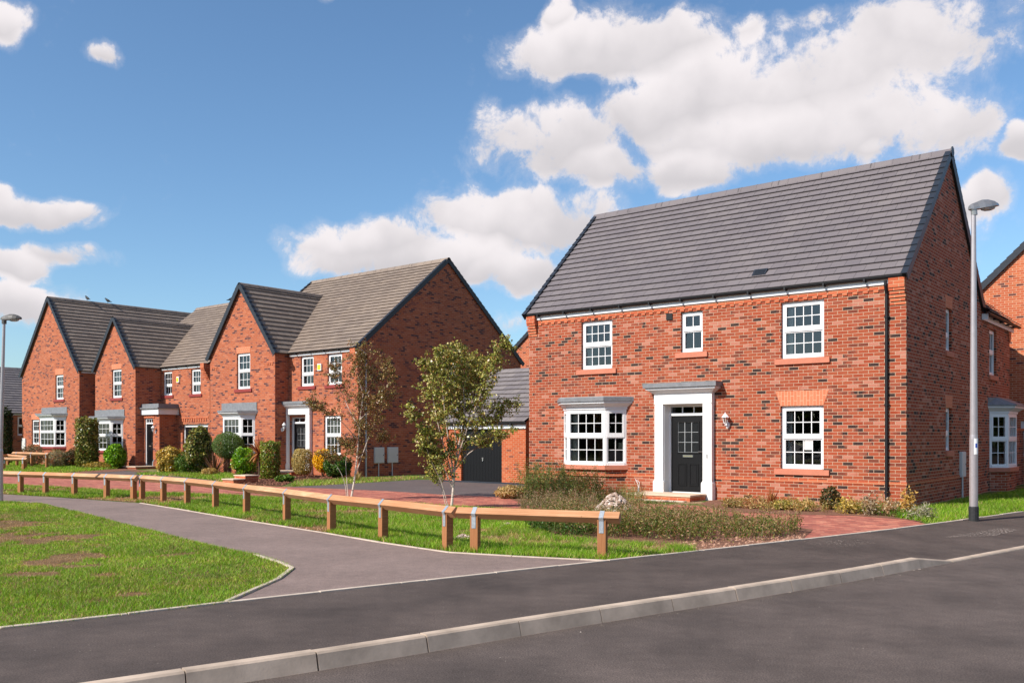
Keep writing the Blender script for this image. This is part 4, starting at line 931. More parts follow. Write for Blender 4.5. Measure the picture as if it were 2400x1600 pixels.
# ================================================================== LAMP POSTS
def lamp_head(M, par, mat='lamp_metal'):
    # canopy lofted along x: (x, half width, top, bottom)
    st = [(-.10,.05,.05,-.03), (-.04,.075,.085,-.045), (.08,.085,.12,-.04), (.2,.12,.155,-.03), (.34,.14,.15,-.02), (.46,.12,.115,-.012), (.56,.06,.06,-.008), (.59,.015,.03,-.004)]
    b = MB(); n = 9; rings = []
    for x, hw, t, bo in st:
        rings.append([M @ Vector((x, hw*math.cos(math.pi*k/n), bo+(t-bo)*math.sin(math.pi*k/n))) for k in range(n+1)])
    for i in range(len(rings)-1):
        for k in range(n): b.q([rings[i][k], rings[i][k+1], rings[i+1][k+1], rings[i+1][k]][::-1], None, True)
        b.q([rings[i][0], rings[i][n], rings[i+1][n], rings[i+1][0]])
    b.q(rings[0]); b.q(rings[-1][::-1]); b.tube([M @ Vector((0,0,-.16)), M @ Vector((0,0,-.02))], .055, 10)
    o = b.build('lamp_head', mat, par)
    g = MB(); G_ = M @ T(.33,0,-.018) @ Matrix.Scale(1.65,4,(1,0,0)); g.lathe([(0,-.075),(.05,-.068),(.09,-.045),(.105,0)], 12, G_); g.build('lamp_bowl', 'lamp_glass', o); return o
p = G(2282, 1219)
LP = thing('street_lamp', 'grey metal street lamp standing on the footway at the right beside the near house', 'street lamp', p, R(8), 'street lamps')
top = (1022-497)/F*p.y+EYE
b = MB(); b.lathe([(.074,.24),(.073,1.5),(.070,1.55),(.067,1.58),(.040,top-.02),(.045,top)], 16); b.build('pole', 'pole_metal', LP)
b = MB(); b.lathe([(.087,-.05),(.088,.25),(.083,.262)], 16); b.build('pole_base', 'pole_base', LP)
for nm, mt, z0, z1, r0 in (('notice', 'paper', 1.22, 1.51, .0755), ('notice_print', 'sticker_blue', 1.34, 1.42, .0762)):
    b = MB(); a0, a1 = (-122, -50) if nm == 'notice' else (-104, -76)
    for k in range(6):
        a, c = R(a0+(a1-a0)*k/6), R(a0+(a1-a0)*(k+1)/6); b.q([(r0*math.cos(a),r0*math.sin(a),z0),(r0*math.cos(c),r0*math.sin(c),z0),(r0*math.cos(c),r0*math.sin(c),z1),(r0*math.cos(a),r0*math.sin(a),z1)])
    b.build(nm, mt, LP)
lamp_head(T(0,0,top+.08) @ Matrix.Rotation(R(-6),4,'Y') @ Matrix.Scale(.86,4), LP)
p = G(1, 1173)
LP2 = thing('street_lamp', 'street lamp at the left edge of the photo, leaning slightly beside the curving path', 'street lamp', p, R(-3), 'street lamps')
top = (1022-752)/F*p.y+EYE; dx = 9*p.y/F
b = MB(); b.tube([(0,0,-.05),(0,0,1.2),(.0,0,1.25),(dx,0,top)], [.062,.06,.052,.032], 12); b.build('pole', 'pole_metal', LP2)
plain('lamp_dark', (.11,.105,.10,1), .55, .4, .2, 12)
lamp_head(T(dx-.0,0,top+.05) @ Matrix.Scale(.74,4), LP2, 'lamp_dark')

# ================================================================== KNEE RAIL FENCES
def fence(name, label, posts, ends, hgt=.52, w_=.11, group='timber knee rail fences', extra=None):
    """posts: ground points; ends: overhang past the first/last post. rail set on edge in notched posts under steel straps"""
    A = Vector(posts[0]); t = thing(name, label, 'fence', A, 0, group)
    P = [Vector(p)-A for p in posts]; r = w_/math.sqrt(2)
    for i, p in enumerate(P):
        d = (P[min(i+1, len(P)-1)]-P[max(i-1, 0)]).normalized(); n = Vector((-d.y, d.x, 0)); j = random.uniform(-.012, .012)
        Mx = Matrix(((d.x, n.x, 0, p.x), (d.y, n.y, 0, p.y), (0, 0, 1, 0), (0, 0, 0, 1)))
        b = MB(); hw = w_*.5; H0 = hgt-r*.35+j*0
        prof = [(-hw,-.1),(hw,-.1),(hw,H0),(0,H0-hw*.98),(-hw,H0)]   # notch for the rail
        for s_, q in ((-hw, 1), (hw, -1)):
            pts = [Mx @ Vector((s_, y, z)) for y, z in prof]; b.q(pts[::-1] if q > 0 else pts)
        for k in range(5):
            (y0, z0), (y1, z1) = prof[k], prof[(k+1) % 5]; Q = [Mx @ Vector((-hw,y0,z0)), Mx @ Vector((hw,y0,z0)), Mx @ Vector((hw,y1,z1)), Mx @ Vector((-hw,y1,z1))]
            L = abs(z1-z0)+abs(y1-y0); b.q(Q, [(0+k,0),(0+k,.11),(L+k,.11),(L+k,0)])
        b.build('post', 'timber_post', t)
        s = MB(); e = .006; sw_ = .030; ro = r+e
        sp = [(-hw-e, H0-.17), (-hw-e, H0-.02), (-ro*.98, hgt+.0), (0, hgt+ro), (ro*.98, hgt+.0), (hw+e, H0-.02), (hw+e, H0-.17)]
        for k in range(len(sp)-1):
            (y0, z0), (y1, z1) = sp[k], sp[k+1]; s.q([Mx @ Vector((-sw_,y0,z0)), Mx @ Vector((sw_,y0,z0)), Mx @ Vector((sw_,y1,z1)), Mx @ Vector((-sw_,y1,z1))][::-1])
        s.build('strap', 'galvanised', t)
    # rails: one length per two or three bays
    P2 = [P[0]-(P[1]-P[0]).normalized()*ends[0]]+P[1:-1]+[P[-1]+(P[-1]-P[-2]).normalized()*ends[1]]
    i = 0
    while i < len(P2)-1:
        j = min(i+2, len(P2)-1)
        if len(P2)-1-j == 1: j += 1
        b = MB(); pts = P2[i:j+1]; L = random.uniform(0, 5)
        # keep each rail straight-ish: follow the posts
        rings = []
        for k, p in enumerate(pts):
            d = (pts[min(k+1, len(pts)-1)]-pts[max(k-1, 0)]).normalized(); n = Vector((-d.y, d.x, 0))
            gsh = d*(.003 if k == 0 and i > 0 else (-.003 if k == len(pts)-1 and j < len(P2)-1 else 0)); c = p+gsh+Vector((0,0,hgt))
            rings.append([c+n*r, c+Vector((0,0,r)), c-n*r, c-Vector((0,0,r))])
        for k in range(len(rings)-1):
            L2 = L+(pts[k+1]-pts[k]).length
            for q in range(4): qq = (q+1) % 4; b.q([rings[k][q], rings[k][qq], rings[k+1][qq], rings[k+1][q]][::-1], [(L,q*.2),(L,q*.2+.11),(L2,q*.2+.11),(L2,q*.2)][::-1])
            L = L2
        b.q(rings[0]); b.q(rings[-1][::-1]); b.build('rail', 'timber', t); i = j
    return t
PP = lambda l: [G(*p) for p in l]
# post lines as surveyed along the path
fA = PP([(-60,1151),(-6,1153.5),(48.5,1156),(107,1158.5),(174.5,1162),(250,1166),(313,1170)])
fence('knee_rail_fence', 'timber knee rail at far left behind the path, its posts nearest the left street lamp', fA, (.8, .14))
fB = PP([(333,1170),(383,1175.5),(439,1182),(505,1192.5),(578,1206),(672,1222.5),(777,1244),(898,1262),(1049,1287)])
fence('knee_rail_fence', 'long timber knee rail curving along the far edge of the path, passing both young trees', fB, (.1, .19))
fence('knee_rail_fence', 'short two-post timber knee rail nearest the camera, ending at the weeds', PP([(1114,1291.5),(1412,1306)]), (.26,.23), .515)
fence('knee_rail_fence', 'far left knee rail in front of the meter box, furthest of the timber rails', [orgn(40,46), orgn(74.4,44.9), orgn(110,43.8)], (.5,.2), .68)
fence('knee_rail_fence', 'knee rail on the left lawn between the street lamp and the far rail', PP([(-30,1097),(18,1092),(60,1098)]), (.2,.35), .55)
fence('knee_rail_fence', 'stub of timber knee rail beside the left street lamp, in front of the others', PP([(-40,1103),(10,1101),(55,1101.5)]), (.2,.2), .5)

# ================================================================== PLANTING
def fmesh(name, V, col, mat, parent=None):
    """V: (n, k, 3) separate k-gons; col: (n,3) own colour of each"""
    n, k, _ = V.shape; me = bpy.data.meshes.new(name); me.vertices.add(n*k); me.vertices.foreach_set('co', V.reshape(-1).astype(np.float32))
    me.loops.add(n*k); me.loops.foreach_set('vertex_index', np.arange(n*k, dtype=np.int32)); me.polygons.add(n)
    me.polygons.foreach_set('loop_start', np.arange(0, n*k, k, dtype=np.int32)); me.update(calc_edges=True)
    if col is not None:
        a = me.color_attributes.new('Col', 'FLOAT_COLOR', 'POINT'); c = np.ones((n, k, 4), np.float32); c[:, :, :3] = np.clip(col, 0, 1)[:, None, :]; a.data.foreach_set('color', c.reshape(-1))
    me.materials.append(MAT[mat]); o = link(bpy.data.objects.new(name, me))
    if parent: o.parent = parent
    return o
def lin(cs): return np.array([S(c)[:3] for c in cs])
def pick(pal, n, wts=None, var=.18):
    p = lin(pal); i = RNG.choice(len(p), n, p=wts); return p[i]*(1+RNG.uniform(-var, var, (n, 1)))
def unit(v): return v/np.maximum(np.linalg.norm(v, axis=-1, keepdims=True), 1e-9)
def leaves(cen, dirs, nrm, L, W, fold=.25):
    """rhombic leaves with a folded midrib: cen is the stalk end"""
    d = unit(dirs); s = unit(np.cross(d, nrm)); n = np.cross(s, d); L = np.broadcast_to(L, len(cen))[:, None]; W = np.broadcast_to(W, len(cen))[:, None]
    a = cen; b = cen+d*L*.45+s*W*.5+n*W*fold; c = cen+d*L; e = cen+d*L*.45-s*W*.5+n*W*fold
    return np.stack([a, b, c, e], 1)
def vnoise(x, y, sc, seed=0):
    r = np.random.default_rng(seed).random((64, 64)); x = x*sc; y = y*sc; xi = np.floor(x).astype(int); yi = np.floor(y).astype(int); fx = x-xi; fy = y-yi
    fx = fx*fx*(3-2*fx); fy = fy*fy*(3-2*fy); g = lambda i, j: r[i % 64, j % 64]
    return (g(xi,yi)*(1-fx)+g(xi+1,yi)*fx)*(1-fy)+(g(xi,yi+1)*(1-fx)+g(xi+1,yi+1)*fx)*fy
def inpoly(x, y, P):
    ins = np.zeros(len(x), bool); n = len(P)
    for i in range(n):
        x0, y0 = P[i][0], P[i][1]; x1, y1 = P[(i+1) % n][0], P[(i+1) % n][1]
        c = ((y0 > y) != (y1 > y)); t = (x1-x0)*(y-y0)/((y1-y0) if y1 != y0 else 1e-9)+x0; ins ^= c & (x < t)
    return ins
def scatter(P, dens, margin=2.5):
    """random ground points inside polygon P, dens(Y) per square metre"""
    xs = [p[0] for p in P]; ys = [p[1] for p in P]; x0, x1, y0, y1 = min(xs), max(xs), min(ys), max(ys); dm = max(dens(np.array([y0, (y0+y1)/2, y1])))
    n = int((x1-x0)*(y1-y0)*dm); x = RNG.uniform(x0, x1, n); y = RNG.uniform(y0, y1, n)
    k = inpoly(x, y, P) & (RNG.random(n) < dens(y)/dm) & (np.abs(x) < y*.58+margin); return x[k], y[k]
BARE = [(395,1301,.5,.20), (230,1345,.30,.16), (30,1262,1.3,.5), (120,1322,1.0,.26), (50,1347,.4,.2), (345,1375,.22,.10), (310,1393,.25,.08), (190,1304,.6,.2), (10,1228,1.0,.6), (330,1332,.2,.1), (225,1408,.2,.07), (400,1368,.18,.07), (110,1346,.3,.1)]
def turf_blades(name, label, P, dens, hgt, seed=1, dryk=.5, bare=(), z=-.01, straw=.12, green=((100,142,12),(126,170,22),(72,114,10),(166,194,76),(108,150,16))):
    x, y = scatter(P, dens); n = len(x)
    q = vnoise(x, y, .5, seed)*.4+vnoise(x, y, 1.6, seed+1)*.3+vnoise(x, y, 5.2, seed+2)*.3
    for px, py, rx, ry in bare:
        g = G(px, py); d = ((x-g.x)/rx)**2+((y-g.y)/(ry*1.6))**2; q = q-np.clip(1.1-d+(vnoise(x, y, 4, 9)-.5)*1.8, 0, 1)*.34
    dry = np.clip((dryk+.02-q)/.14, 0, 1); keep = RNG.random(n) > dry*.55; x, y, dry, q = x[keep], y[keep], dry[keep], q[keep]; n = len(x)
    h = hgt*(.55+.7*RNG.random(n))*(1-.5*dry)*(.75+.6*vnoise(x, y, 1.7, seed+5)); a = RNG.uniform(0, 2*np.pi, n); w_ = (.0030+.00042*y)*(.7+.6*RNG.random(n))
    le = RNG.uniform(.2, 1.25, n)*h; b = RNG.uniform(0, 2*np.pi, n); zz = np.full(n, z)
    A = np.stack([x-np.cos(a)*w_/2, y-np.sin(a)*w_/2, zz], 1); B = np.stack([x+np.cos(a)*w_/2, y+np.sin(a)*w_/2, zz], 1); T_ = np.stack([x+np.cos(b)*le, y+np.sin(b)*le, zz+h], 1)
    c = pick(green, n, var=.25); st = pick([(176,146,108),(150,116,84),(198,168,128)], n); m_ = (RNG.random(n) < straw+dry*.95)[:, None]; c = np.where(m_, st, c)
    c = c*(.72+.42*vnoise(x, y, .9, seed+7)+.28*vnoise(x, y, 6.3, seed+8))[:, None]; yl = np.clip(vnoise(x, y, 2.7, seed+9)*1.8-.9, 0, .8)[:, None]; c = c*(1+yl*np.array([.35, .12, .3]))
    o = fmesh(name, np.stack([A, B, T_], 1), c, 'blade'); tag(o, label, 'grass', kind='stuff'); return o
plain('lawn_soil', S((128,102,74)), .95, .1, .45, 3, bump=.02, bscale=20)
LAWN = [tuple(p) for p in NEAR]+[tuple(EDGE[0]), tuple(EDGE[1]), tuple(EDGE[2]), tuple(EDGE[3])]
LAWN = [(p[0], p[1]) for p in NEAR]+[(-30, NEAR[-1].y-1), (EDGE[0].x, EDGE[0].y), (EDGE[1].x, EDGE[1].y), (EDGE[2].x, EDGE[2].y), (EDGE[3].x, EDGE[3].y)]
sheet('lawn_ground', LAWN, -.002, 'lawn_soil', 'dry earth showing through the near lawn')
turf_blades('lawn_grass', 'green lawn with dry bare patches in the left foreground', LAWN, lambda y: 7500*(8/np.maximum(y, 7))**1.15, .040, 3, .35, BARE)
STRIP = [(p.x, p.y) for p in GP([(-260,1149),(0,1156),(107,1161.5),(178.6,1166),(326.5,1176),(408,1189),(561,1215),(755,1245),(888,1268),(1051,1292),(1199,1300.6),(1428,1312),(1500,1304),(1640,1291),(1560,1276),(1400,1266),(1300,1258),(1262,1235),(1300,1212),(1231,1196),(1151,1192.5),(1051,1189),(816,1173),(520,1161),(326,1153),(153,1143),(0,1135),(-260,1129)])]
sheet('verge_ground', STRIP, -.0055, 'lawn_soil', 'earth under the grass strip behind the timber rails')
turf_blades('verge_grass', 'long green grass strip under the timber knee rails', STRIP, lambda y: 4600*(11/np.maximum(y, 10))**1.2, .080, 21, .34, [(560,1250,.6,.3),(700,1180,.8,.5),(840,1200,1.0,.4),(130,1150,2,1),(700,1236,.5,.2),(1100,1245,.4,.2),(1130,1262,.3,.15),(400,1168,2,.6)], straw=.10)
def patch(name, label, pts, dens, h, seed, dryk, **k):
    P = [(p.x, p.y) for p in GP(pts)]; return turf_blades(name, label, P, dens, h, seed, dryk, **k)
cd = lambda v: (lambda y: v+0*y)
patch('back_lawn', 'shaded green lawn round the timber rails at the far left', [(-200,1080),(-200,1112),(0,1110),(90,1107),(150,1108),(250,1100),(300,1096),(250,1088),(190,1086),(120,1080),(0,1076)], cd(330), .11, 31, .33, straw=.05)
patch('garden_lawn', 'thin lawn before the bushes of the middle houses', [(315,1111),(420,1116),(500,1125),(540,1132),(560,1120),(540,1110),(470,1108),(380,1108)], cd(520), .10, 41, .36, straw=.12)
patch('garden_lawn', 'dry lawn between the mulch bed and the asphalt drive', [(680,1139),(760,1136),(850,1130),(975,1122),(985,1116),(860,1119),(780,1124),(690,1127)], cd(520), .09, 43, .44, straw=.3)
patch('side_lawn', 'bright grass below the shaded side wall and the right lamp post', [(2100,1212),(2190,1226),(2256,1217),(2300,1212),(2400,1197),(2600,1172),(2600,1128),(2400,1150),(2290,1165),(2150,1192)], cd(1500), .10, 47, .2, straw=.06)
sheet('bed_soil', [(p.x, p.y) for p in GP([(1480,1304),(1650,1289),(1878,1264.5),(1905,1240),(1800,1222),(1640,1196),(1500,1190),(1300,1190),(1235,1192),(1240,1240),(1330,1262),(1500,1275)])], -.0035, 'soil', 'bare earth of the weedy bed by the footway')
sheet('bed_soil', [(p.x, p.y) for p in GP([(1640,1180),(1700,1198),(1850,1204),(2000,1207),(2120,1216),(2160,1222),(2180,1205),(2124,1192),(1900,1172),(1690,1160)])], -.0035, 'soil', 'soil border along the foot of the near house wall')
sheet('bed_soil', [(p.x, p.y) for p in GP([(1190,1166),(1235,1182),(1380,1186),(1500,1180),(1505,1172),(1420,1160),(1250,1149)])], -.003, 'soil', 'soil bed under the bay window of the near house')
sheet('bare_patch', [(p.x, p.y) for p in GP([(110,1108),(160,1109),(260,1105),(300,1102),(330,1107),(350,1104),(310,1098),(250,1096),(190,1098),(140,1103)])], -.003, 'soil', 'worn earth patch before the porch step')
sheet('mulch_bed', [(p.x, p.y) for p in GP([(560,1134),(660,1138),(690,1127),(780,1123),(850,1118),(850,1112),(600,1106),(540,1112)])], -.0035, 'bark_mulch', 'bark mulch bed before the middle house')

# bare earth clods and stones on the beds
def clods(name, label, cat, P, n, smin, smax, pal, z=-.01, mat='leaf', bump=None):
    x, y = scatter(P, lambda v: n+0*v, 50); m_ = len(x); s_ = RNG.uniform(smin, smax, m_); z0 = np.full(m_, z) if bump is None else bump(x, y)
    c = pick(pal, m_, var=.15); V = []; C_ = []
    a = RNG.uniform(0, 2*np.pi, m_)
    ring = [np.stack([x+np.cos(a+k*1.2566)*s_*RNG.uniform(.7, 1.2, m_), y+np.sin(a+k*1.2566)*s_*RNG.uniform(.7, 1.2, m_), z0+s_*RNG.uniform(-.1, .2, m_)], 1) for k in range(5)]
    top = np.stack([x+s_*RNG.uniform(-.3, .3, m_), y+s_*RNG.uniform(-.3, .3, m_), z0+s_*RNG.uniform(.6, 1.1, m_)], 1)
    for k in range(5): V.append(np.stack([ring[k], ring[(k+1) % 5], top], 1)); C_.append(c)
    o = fmesh(name, np.concatenate(V), np.concatenate(C_), 'clod'); return tag(o, label, cat, kind='stuff')
m = NB('clod', .95, .1); at = m.n('ShaderNodeAttribute'); at.attribute_name = 'Col'; m.l(at.outputs['Color'], m.b.inputs['Base Color'])
clods('earth_clods', 'crumbs of pinkish earth along the front of the weedy bed', 'soil', [(p.x, p.y) for p in GP([(1490,1300),(1650,1288),(1878,1264),(1890,1250),(1640,1262),(1480,1285)])], 260, .008, .035, [(150,112,92),(132,96,78),(170,134,114)])
clods('mulch_chips', 'chips of dark bark mulch around the columnar bush', 'mulch', [(p.x, p.y) for p in GP([(560,1134),(660,1138),(690,1127),(780,1123),(850,1118),(600,1108),(540,1112)])], 90, .02, .06, [(100,66,52),(128,88,70),(84,56,46)])
clods('road_grit', 'loose pale grit scattered on the footway and the road by the lowered kerb', 'grit', [(p.x, p.y) for p in GP([(2190,1240),(2330,1225),(2390,1235),(2330,1248),(2220,1252)])], 900, .002, .007, [(150,138,130),(128,118,112)], z=-.045)
clods('road_grit', 'scatter of small white stones on the road', 'grit', [(p.x, p.y) for p in [G(1350,1500,-.12), G(2000,1380,-.12), G(2300,1500,-.12), G(1500,1590,-.12), G(900,1590,-.12)]], 6, .003, .008, [(160,150,142),(130,120,112)], z=-.122)
clods('road_grit', 'thin line of grit and dirt lying against the kerb face', 'grit', [(p.x, p.y) for p in [G(1199,1493,-.12), G(1735,1399,-.12), G(2151,1328,-.12), G(2300,1312,-.12), G(2160,1340,-.12), G(1735,1412,-.12), G(1199,1510,-.12)]], 60, .003, .011, [(180,168,156),(120,110,102),(90,80,74)], z=-.122)
clods('pavement_grit', 'grit spilled from the bed corner onto the footway', 'grit', [(p.x, p.y) for p in GP([(1880,1268),(2010,1264),(2060,1272),(2000,1282),(1900,1276)])], 420, .002, .006, [(150,138,130),(120,110,104)], z=-.001)

def shrub(name, label, px, py, wpx, tpy, pal, wts=None, shape='ball', n=2600, leaf=(.05,.03), bot=0., mat='leaf', stem=None, group=None, depth=None, top_pal=None, seed=0, Y=None, rag=.16, cat='shrub', zb=0.):
    n = int(n*1.7); leaf = (leaf[0]*1.12, leaf[1]*1.45)
    """px, py: foot; wpx: width and tpy: top line as surveyed"""
    p = G(px, py) if Y is None else orgn(px, Y); Y = p.y; p.z = zb; W = wpx*Y/F; h = (HY-tpy)/F*Y+EYE-zb; z0 = bot*h; rx = W/2; ry = (depth or W)/2; rz = (h-z0)/2
    t = thing(name, label, cat, p, RNG.uniform(0, 6), group)
    d = unit(RNG.normal(size=(n, 3)))
    if shape == 'box': d = d/np.maximum(np.abs(d).max(1, keepdims=True), np.linalg.norm(d, axis=1, keepdims=True)*.84)*1.0; d = np.clip(d*1.02, -1, 1)
    if shape == 'column': xy = unit(d[:, :2])*np.minimum(1, np.linalg.norm(d[:, :2], axis=1, keepdims=True)*1.55); d = np.concatenate([xy, np.clip(d[:, 2:]*1.25, -1, 1)], 1)
    r = 1-np.abs(RNG.normal(0, .16, n)); lump = 1+rag*(np.sin(d[:, 0]*5+seed)*np.cos(d[:, 1]*4+seed*2)+.7*np.sin(d[:, 2]*7+d[:, 0]*6+seed*3)); r = np.clip(r, .35, 1)*lump
    c = d*r[:, None]*np.array([rx, ry, rz]); c[:, 2] += z0+rz; c[:, 2] = np.maximum(c[:, 2], .01)
    ln, lw = leaf; out = unit(d+RNG.normal(0, .55, (n, 3))); dirs = unit(np.cross(out, RNG.normal(size=(n, 3)))+out*.35); L = ln*RNG.uniform(.7, 1.35, n)
    col = pick(pal, n, wts)
    if top_pal is not None:
        k = d[:, 2]+RNG.normal(0, .25, n) > .35; col[k] = pick(top_pal, k.sum())
    fmesh('foliage', leaves(c, dirs, out, L, L*lw/ln), col, mat, t)
    b = MB(); sh = .0
    if stem: b.tube([(0,0,-.03),(.01,0,z0*.5),(0,.01,z0+rz*.6)], [stem, stem*.8, stem*.5], 7)
    for k in range(7 if not stem else 5):
        a = k*2.4; q = Vector((math.cos(a)*rx*.55, math.sin(a)*ry*.55, z0+rz*(.9+.3*math.sin(k*3)))); b.tube([(math.cos(a)*.03, math.sin(a)*.03, z0 if stem else -.02), q*.5+Vector((0,0,z0*.5)), q], [.012, .009, .005], 5)
    b.build('stem', 'stem_brown', t)
    return t
GRN = [(66,96,26),(90,122,36),(50,78,22),(114,140,50)]
LAU = [(80,98,36),(112,124,52),(146,146,74),(58,74,28),(174,164,96),(120,98,56)]
BRT = [(94,144,20),(118,166,30),(70,116,18),(146,184,46)]
shrub('laurel', 'tall columnar laurel between the leftmost house and the small gable', 204, 1090, 47, 983, LAU, shape='column', n=3600, leaf=(.10,.045), mat='leaf_glossy', Y=44, seed=1, rag=.09)
shrub('shrub', 'round light green bush before the bay of the porch house', 270, 1094.5, 53, 1042, BRT, n=2600, leaf=(.09,.045), mat='leaf_glossy', seed=2, rag=.08, Y=43.5, depth=.9)
shrub('shrub', 'small dull bush beside the meter box of the leftmost house', 78, 1085, 44, 1041, [(98,96,70),(120,112,84),(80,78,54),(130,104,84)], n=1500, leaf=(.07,.025), Y=47, seed=3)
shrub('lavender_bush', 'grey lavender mound right of the far timber rail', 132, 1088, 52, 1056, [(124,118,104),(146,138,116),(104,104,84),(176,162,112)], n=2200, leaf=(.09,.012), Y=45, seed=4)
shrub('shrub', 'dark bronze bush between the lavender and the tall laurel', 168, 1089, 40, 1053, [(84,78,42),(64,64,34),(104,82,52)], n=1500, leaf=(.06,.03), Y=45.2, seed=5)
shrub('conifer', 'dark narrow conifer at the left edge behind the street lamp', 13, 1080, 26, 962, [(40,54,24),(54,66,30),(30,42,20)], shape='column', n=2600, leaf=(.12,.03), Y=51, seed=6, rag=.1, cat='tree')
shrub('ground_cover', 'low yellow leaved plants at the foot of the small gable', 230, 1094, 60, 1083, [(190,158,70),(160,140,70),(120,110,50)], n=900, leaf=(.06,.03), Y=43.2, seed=7, cat='plant')
shrub('variegated_bush', 'yellow variegated bush at the corner of the porch', 398, 1108, 54, 1048, [(196,168,84),(224,196,116),(130,124,50),(160,142,60),(206,160,44)], n=3000, leaf=(.07,.035), seed=8, mat='leaf_glossy')
shrub('shrub', 'dark low bush between the yellow variegated bush and the big laurel', 435, 1109, 46, 1062, GRN, n=2000, leaf=(.05,.025), seed=9)
shrub('laurel', 'big glossy laurel hiding the integral garage door', 468, 1108.5, 70, 1001, LAU, n=4600, leaf=(.09,.045), mat='leaf_glossy', seed=10, rag=.13, depth=1.0)
shrub('topiary', 'clipped green topiary ball on a bare stem', 535, 1109, 73, 1012, [(100,128,66),(80,106,50),(122,146,84),(64,88,42)], n=8000, leaf=(.05,.012), bot=.36, stem=.035, seed=11, rag=.015, Y=37.2)
shrub('shrub', 'bright green bush between the topiary ball and the orange cordyline', 572, 1107, 56, 1050, BRT, n=2500, leaf=(.06,.03), mat='leaf_glossy', seed=12, Y=36.3, depth=.8)
shrub('shrub', 'columnar clipped bush with reddish lower leaves in the mulch bed', 633, 1121, 43, 1035, [(118,138,44),(90,112,34),(144,160,64),(140,110,56)], shape='column', n=3800, leaf=(.05,.028), mat='leaf_glossy', seed=13, rag=.06)
shrub('variegated_bush', 'square clipped variegated bush in front of the white door surround', 709, 1110, 42, 1053, [(196,172,110),(170,146,88),(214,196,140),(130,120,66)], shape='box', n=3200, leaf=(.045,.02), seed=14, rag=.03, Y=34.9, zb=.1)
shrub('shrub', 'bright yellow bush left of the dark green bush by the corner', 757, 1110, 40, 1055, [(226,180,20),(206,160,16),(240,200,40)], n=2000, leaf=(.05,.03), bot=.2, seed=15, Y=34.6, depth=.7)
shrub('shrub', 'round dark green bush under the small ground floor window of the middle house', 790, 1121, 80, 1066, [(60,96,24),(46,78,20),(76,112,34),(90,100,50)], n=3600, leaf=(.055,.03), mat='leaf_glossy', seed=16, rag=.09, Y=33.7, zb=.05, depth=1.0)
shrub('ground_cover', 'tan low clump at the foot of the purple phormium', 492, 1113, 36, 1098, [(190,162,96),(160,130,80)], n=600, leaf=(.06,.02), seed=17, cat='plant')
shrub('ground_cover', 'low green mat right of the columnar bush', 668, 1128, 44, 1113, GRN, n=900, leaf=(.05,.03), seed=18, cat='plant')

def spiky(name, label, px, py, n, L, wd, pal, lift=(20,85), trunk=0, cat='plant', droop=.6, Y=None, z0=0):
    p = G(px, py) if Y is None else orgn(px, Y); t = thing(name, label, cat, p); V = []; c = pick(pal, n, var=.2); CC = []
    for i in range(n):
        a = RNG.uniform(0, 2*np.pi); e = R(RNG.uniform(*lift)); l = L*RNG.uniform(.6, 1.1); d = np.array([math.cos(a)*math.cos(e), math.sin(a)*math.cos(e), math.sin(e)]); s = np.array([-math.sin(a), math.cos(a), 0])
        q = np.array([d[0]*.03, d[1]*.03, trunk+z0]); seg = 5; pts = [q]
        for k in range(seg): d2 = unit(d-np.array([0, 0, droop*(k/seg)**1.5*(1.2-math.sin(e))])); q = q+d2*l/seg; q[2] = max(q[2], .01); pts.append(q)
        for k in range(seg):
            w0, w1 = wd*(1-(k/seg)**2)*.5+.001, wd*(1-((k+1)/seg)**2)*.5+.001; V.append([pts[k]-s*w0, pts[k]+s*w0, pts[k+1]+s*w1, pts[k+1]-s*w1]); CC.append(c[i])
    fmesh('leaves', np.array(V), np.array(CC), 'leaf', t)
    b = MB(); b.tube([(0,0,-.03),(0,0,trunk*.6+.05),(0,0,trunk+.06)], [.05, .035, .03] if trunk else .025, 7); b.build('stem', 'stem_brown', t); return t
spiky('phormium', 'dark purple phormium with long strap leaves left of the topiary stem', 503, 1111, 60, 1.1, .055, [(92,62,58),(70,48,46),(120,84,72),(140,104,86)], (12,80), Y=37.2)
spiky('cordyline', 'orange and red cordyline with drooping dry leaves beside the columnar bush', 608, 1113, 110, .72, .06, [(196,140,90),(150,78,56),(214,160,106),(120,56,48)], (-50,80), trunk=.9, Y=35.2)
spiky('phormium', 'small red striped phormium at the foot of the near house wall', 1806, 1189, 60, .44, .022, [(150,84,52),(120,60,44),(196,140,90),(176,110,70)], (35,88), droop=.3)
spiky('phormium', 'brown phormium among weeds left of the bay window', 1355, 1180, 40, .6, .02, [(140,84,60),(110,72,48),(150,120,70)], (45,88), droop=.3)
spiky('ornamental_grass', 'pale dry tuft by the corner of the shaded side wall', 836, 1127, 120, .38, .012, [(190,168,124),(160,136,96),(130,120,70)], (30,88))
shrub('shrub', 'small dark leaved shrub in the border below the ground floor window', 1948, 1192, 42, 1143, [(66,72,36),(96,84,50),(50,56,30),(130,100,60)], n=520, leaf=(.05,.028), seed=21, rag=.2)
shrub('dusty_plant', 'silver leaved plant at the house corner near the lamp post', 2160, 1216, 50, 1184, [(160,154,134),(130,130,100),(180,174,150)], n=300, leaf=(.07,.012), seed=22, rag=.4, cat='plant')
shrub('dry_plant', 'clump of withered tan plants at the edge of the drive beside the garage', 1196, 1166, 72, 1141, [(198,166,116),(176,142,92),(214,186,138),(150,140,80)], n=1500, leaf=(.07,.016), depth=.6, seed=23, cat='plant')
shrub('shrub', 'low yellow plant right of the small red phormium', 1835, 1193, 40, 1174, [(196,172,84),(160,150,70),(130,120,60)], n=420, leaf=(.045,.025), seed=24, cat='plant')

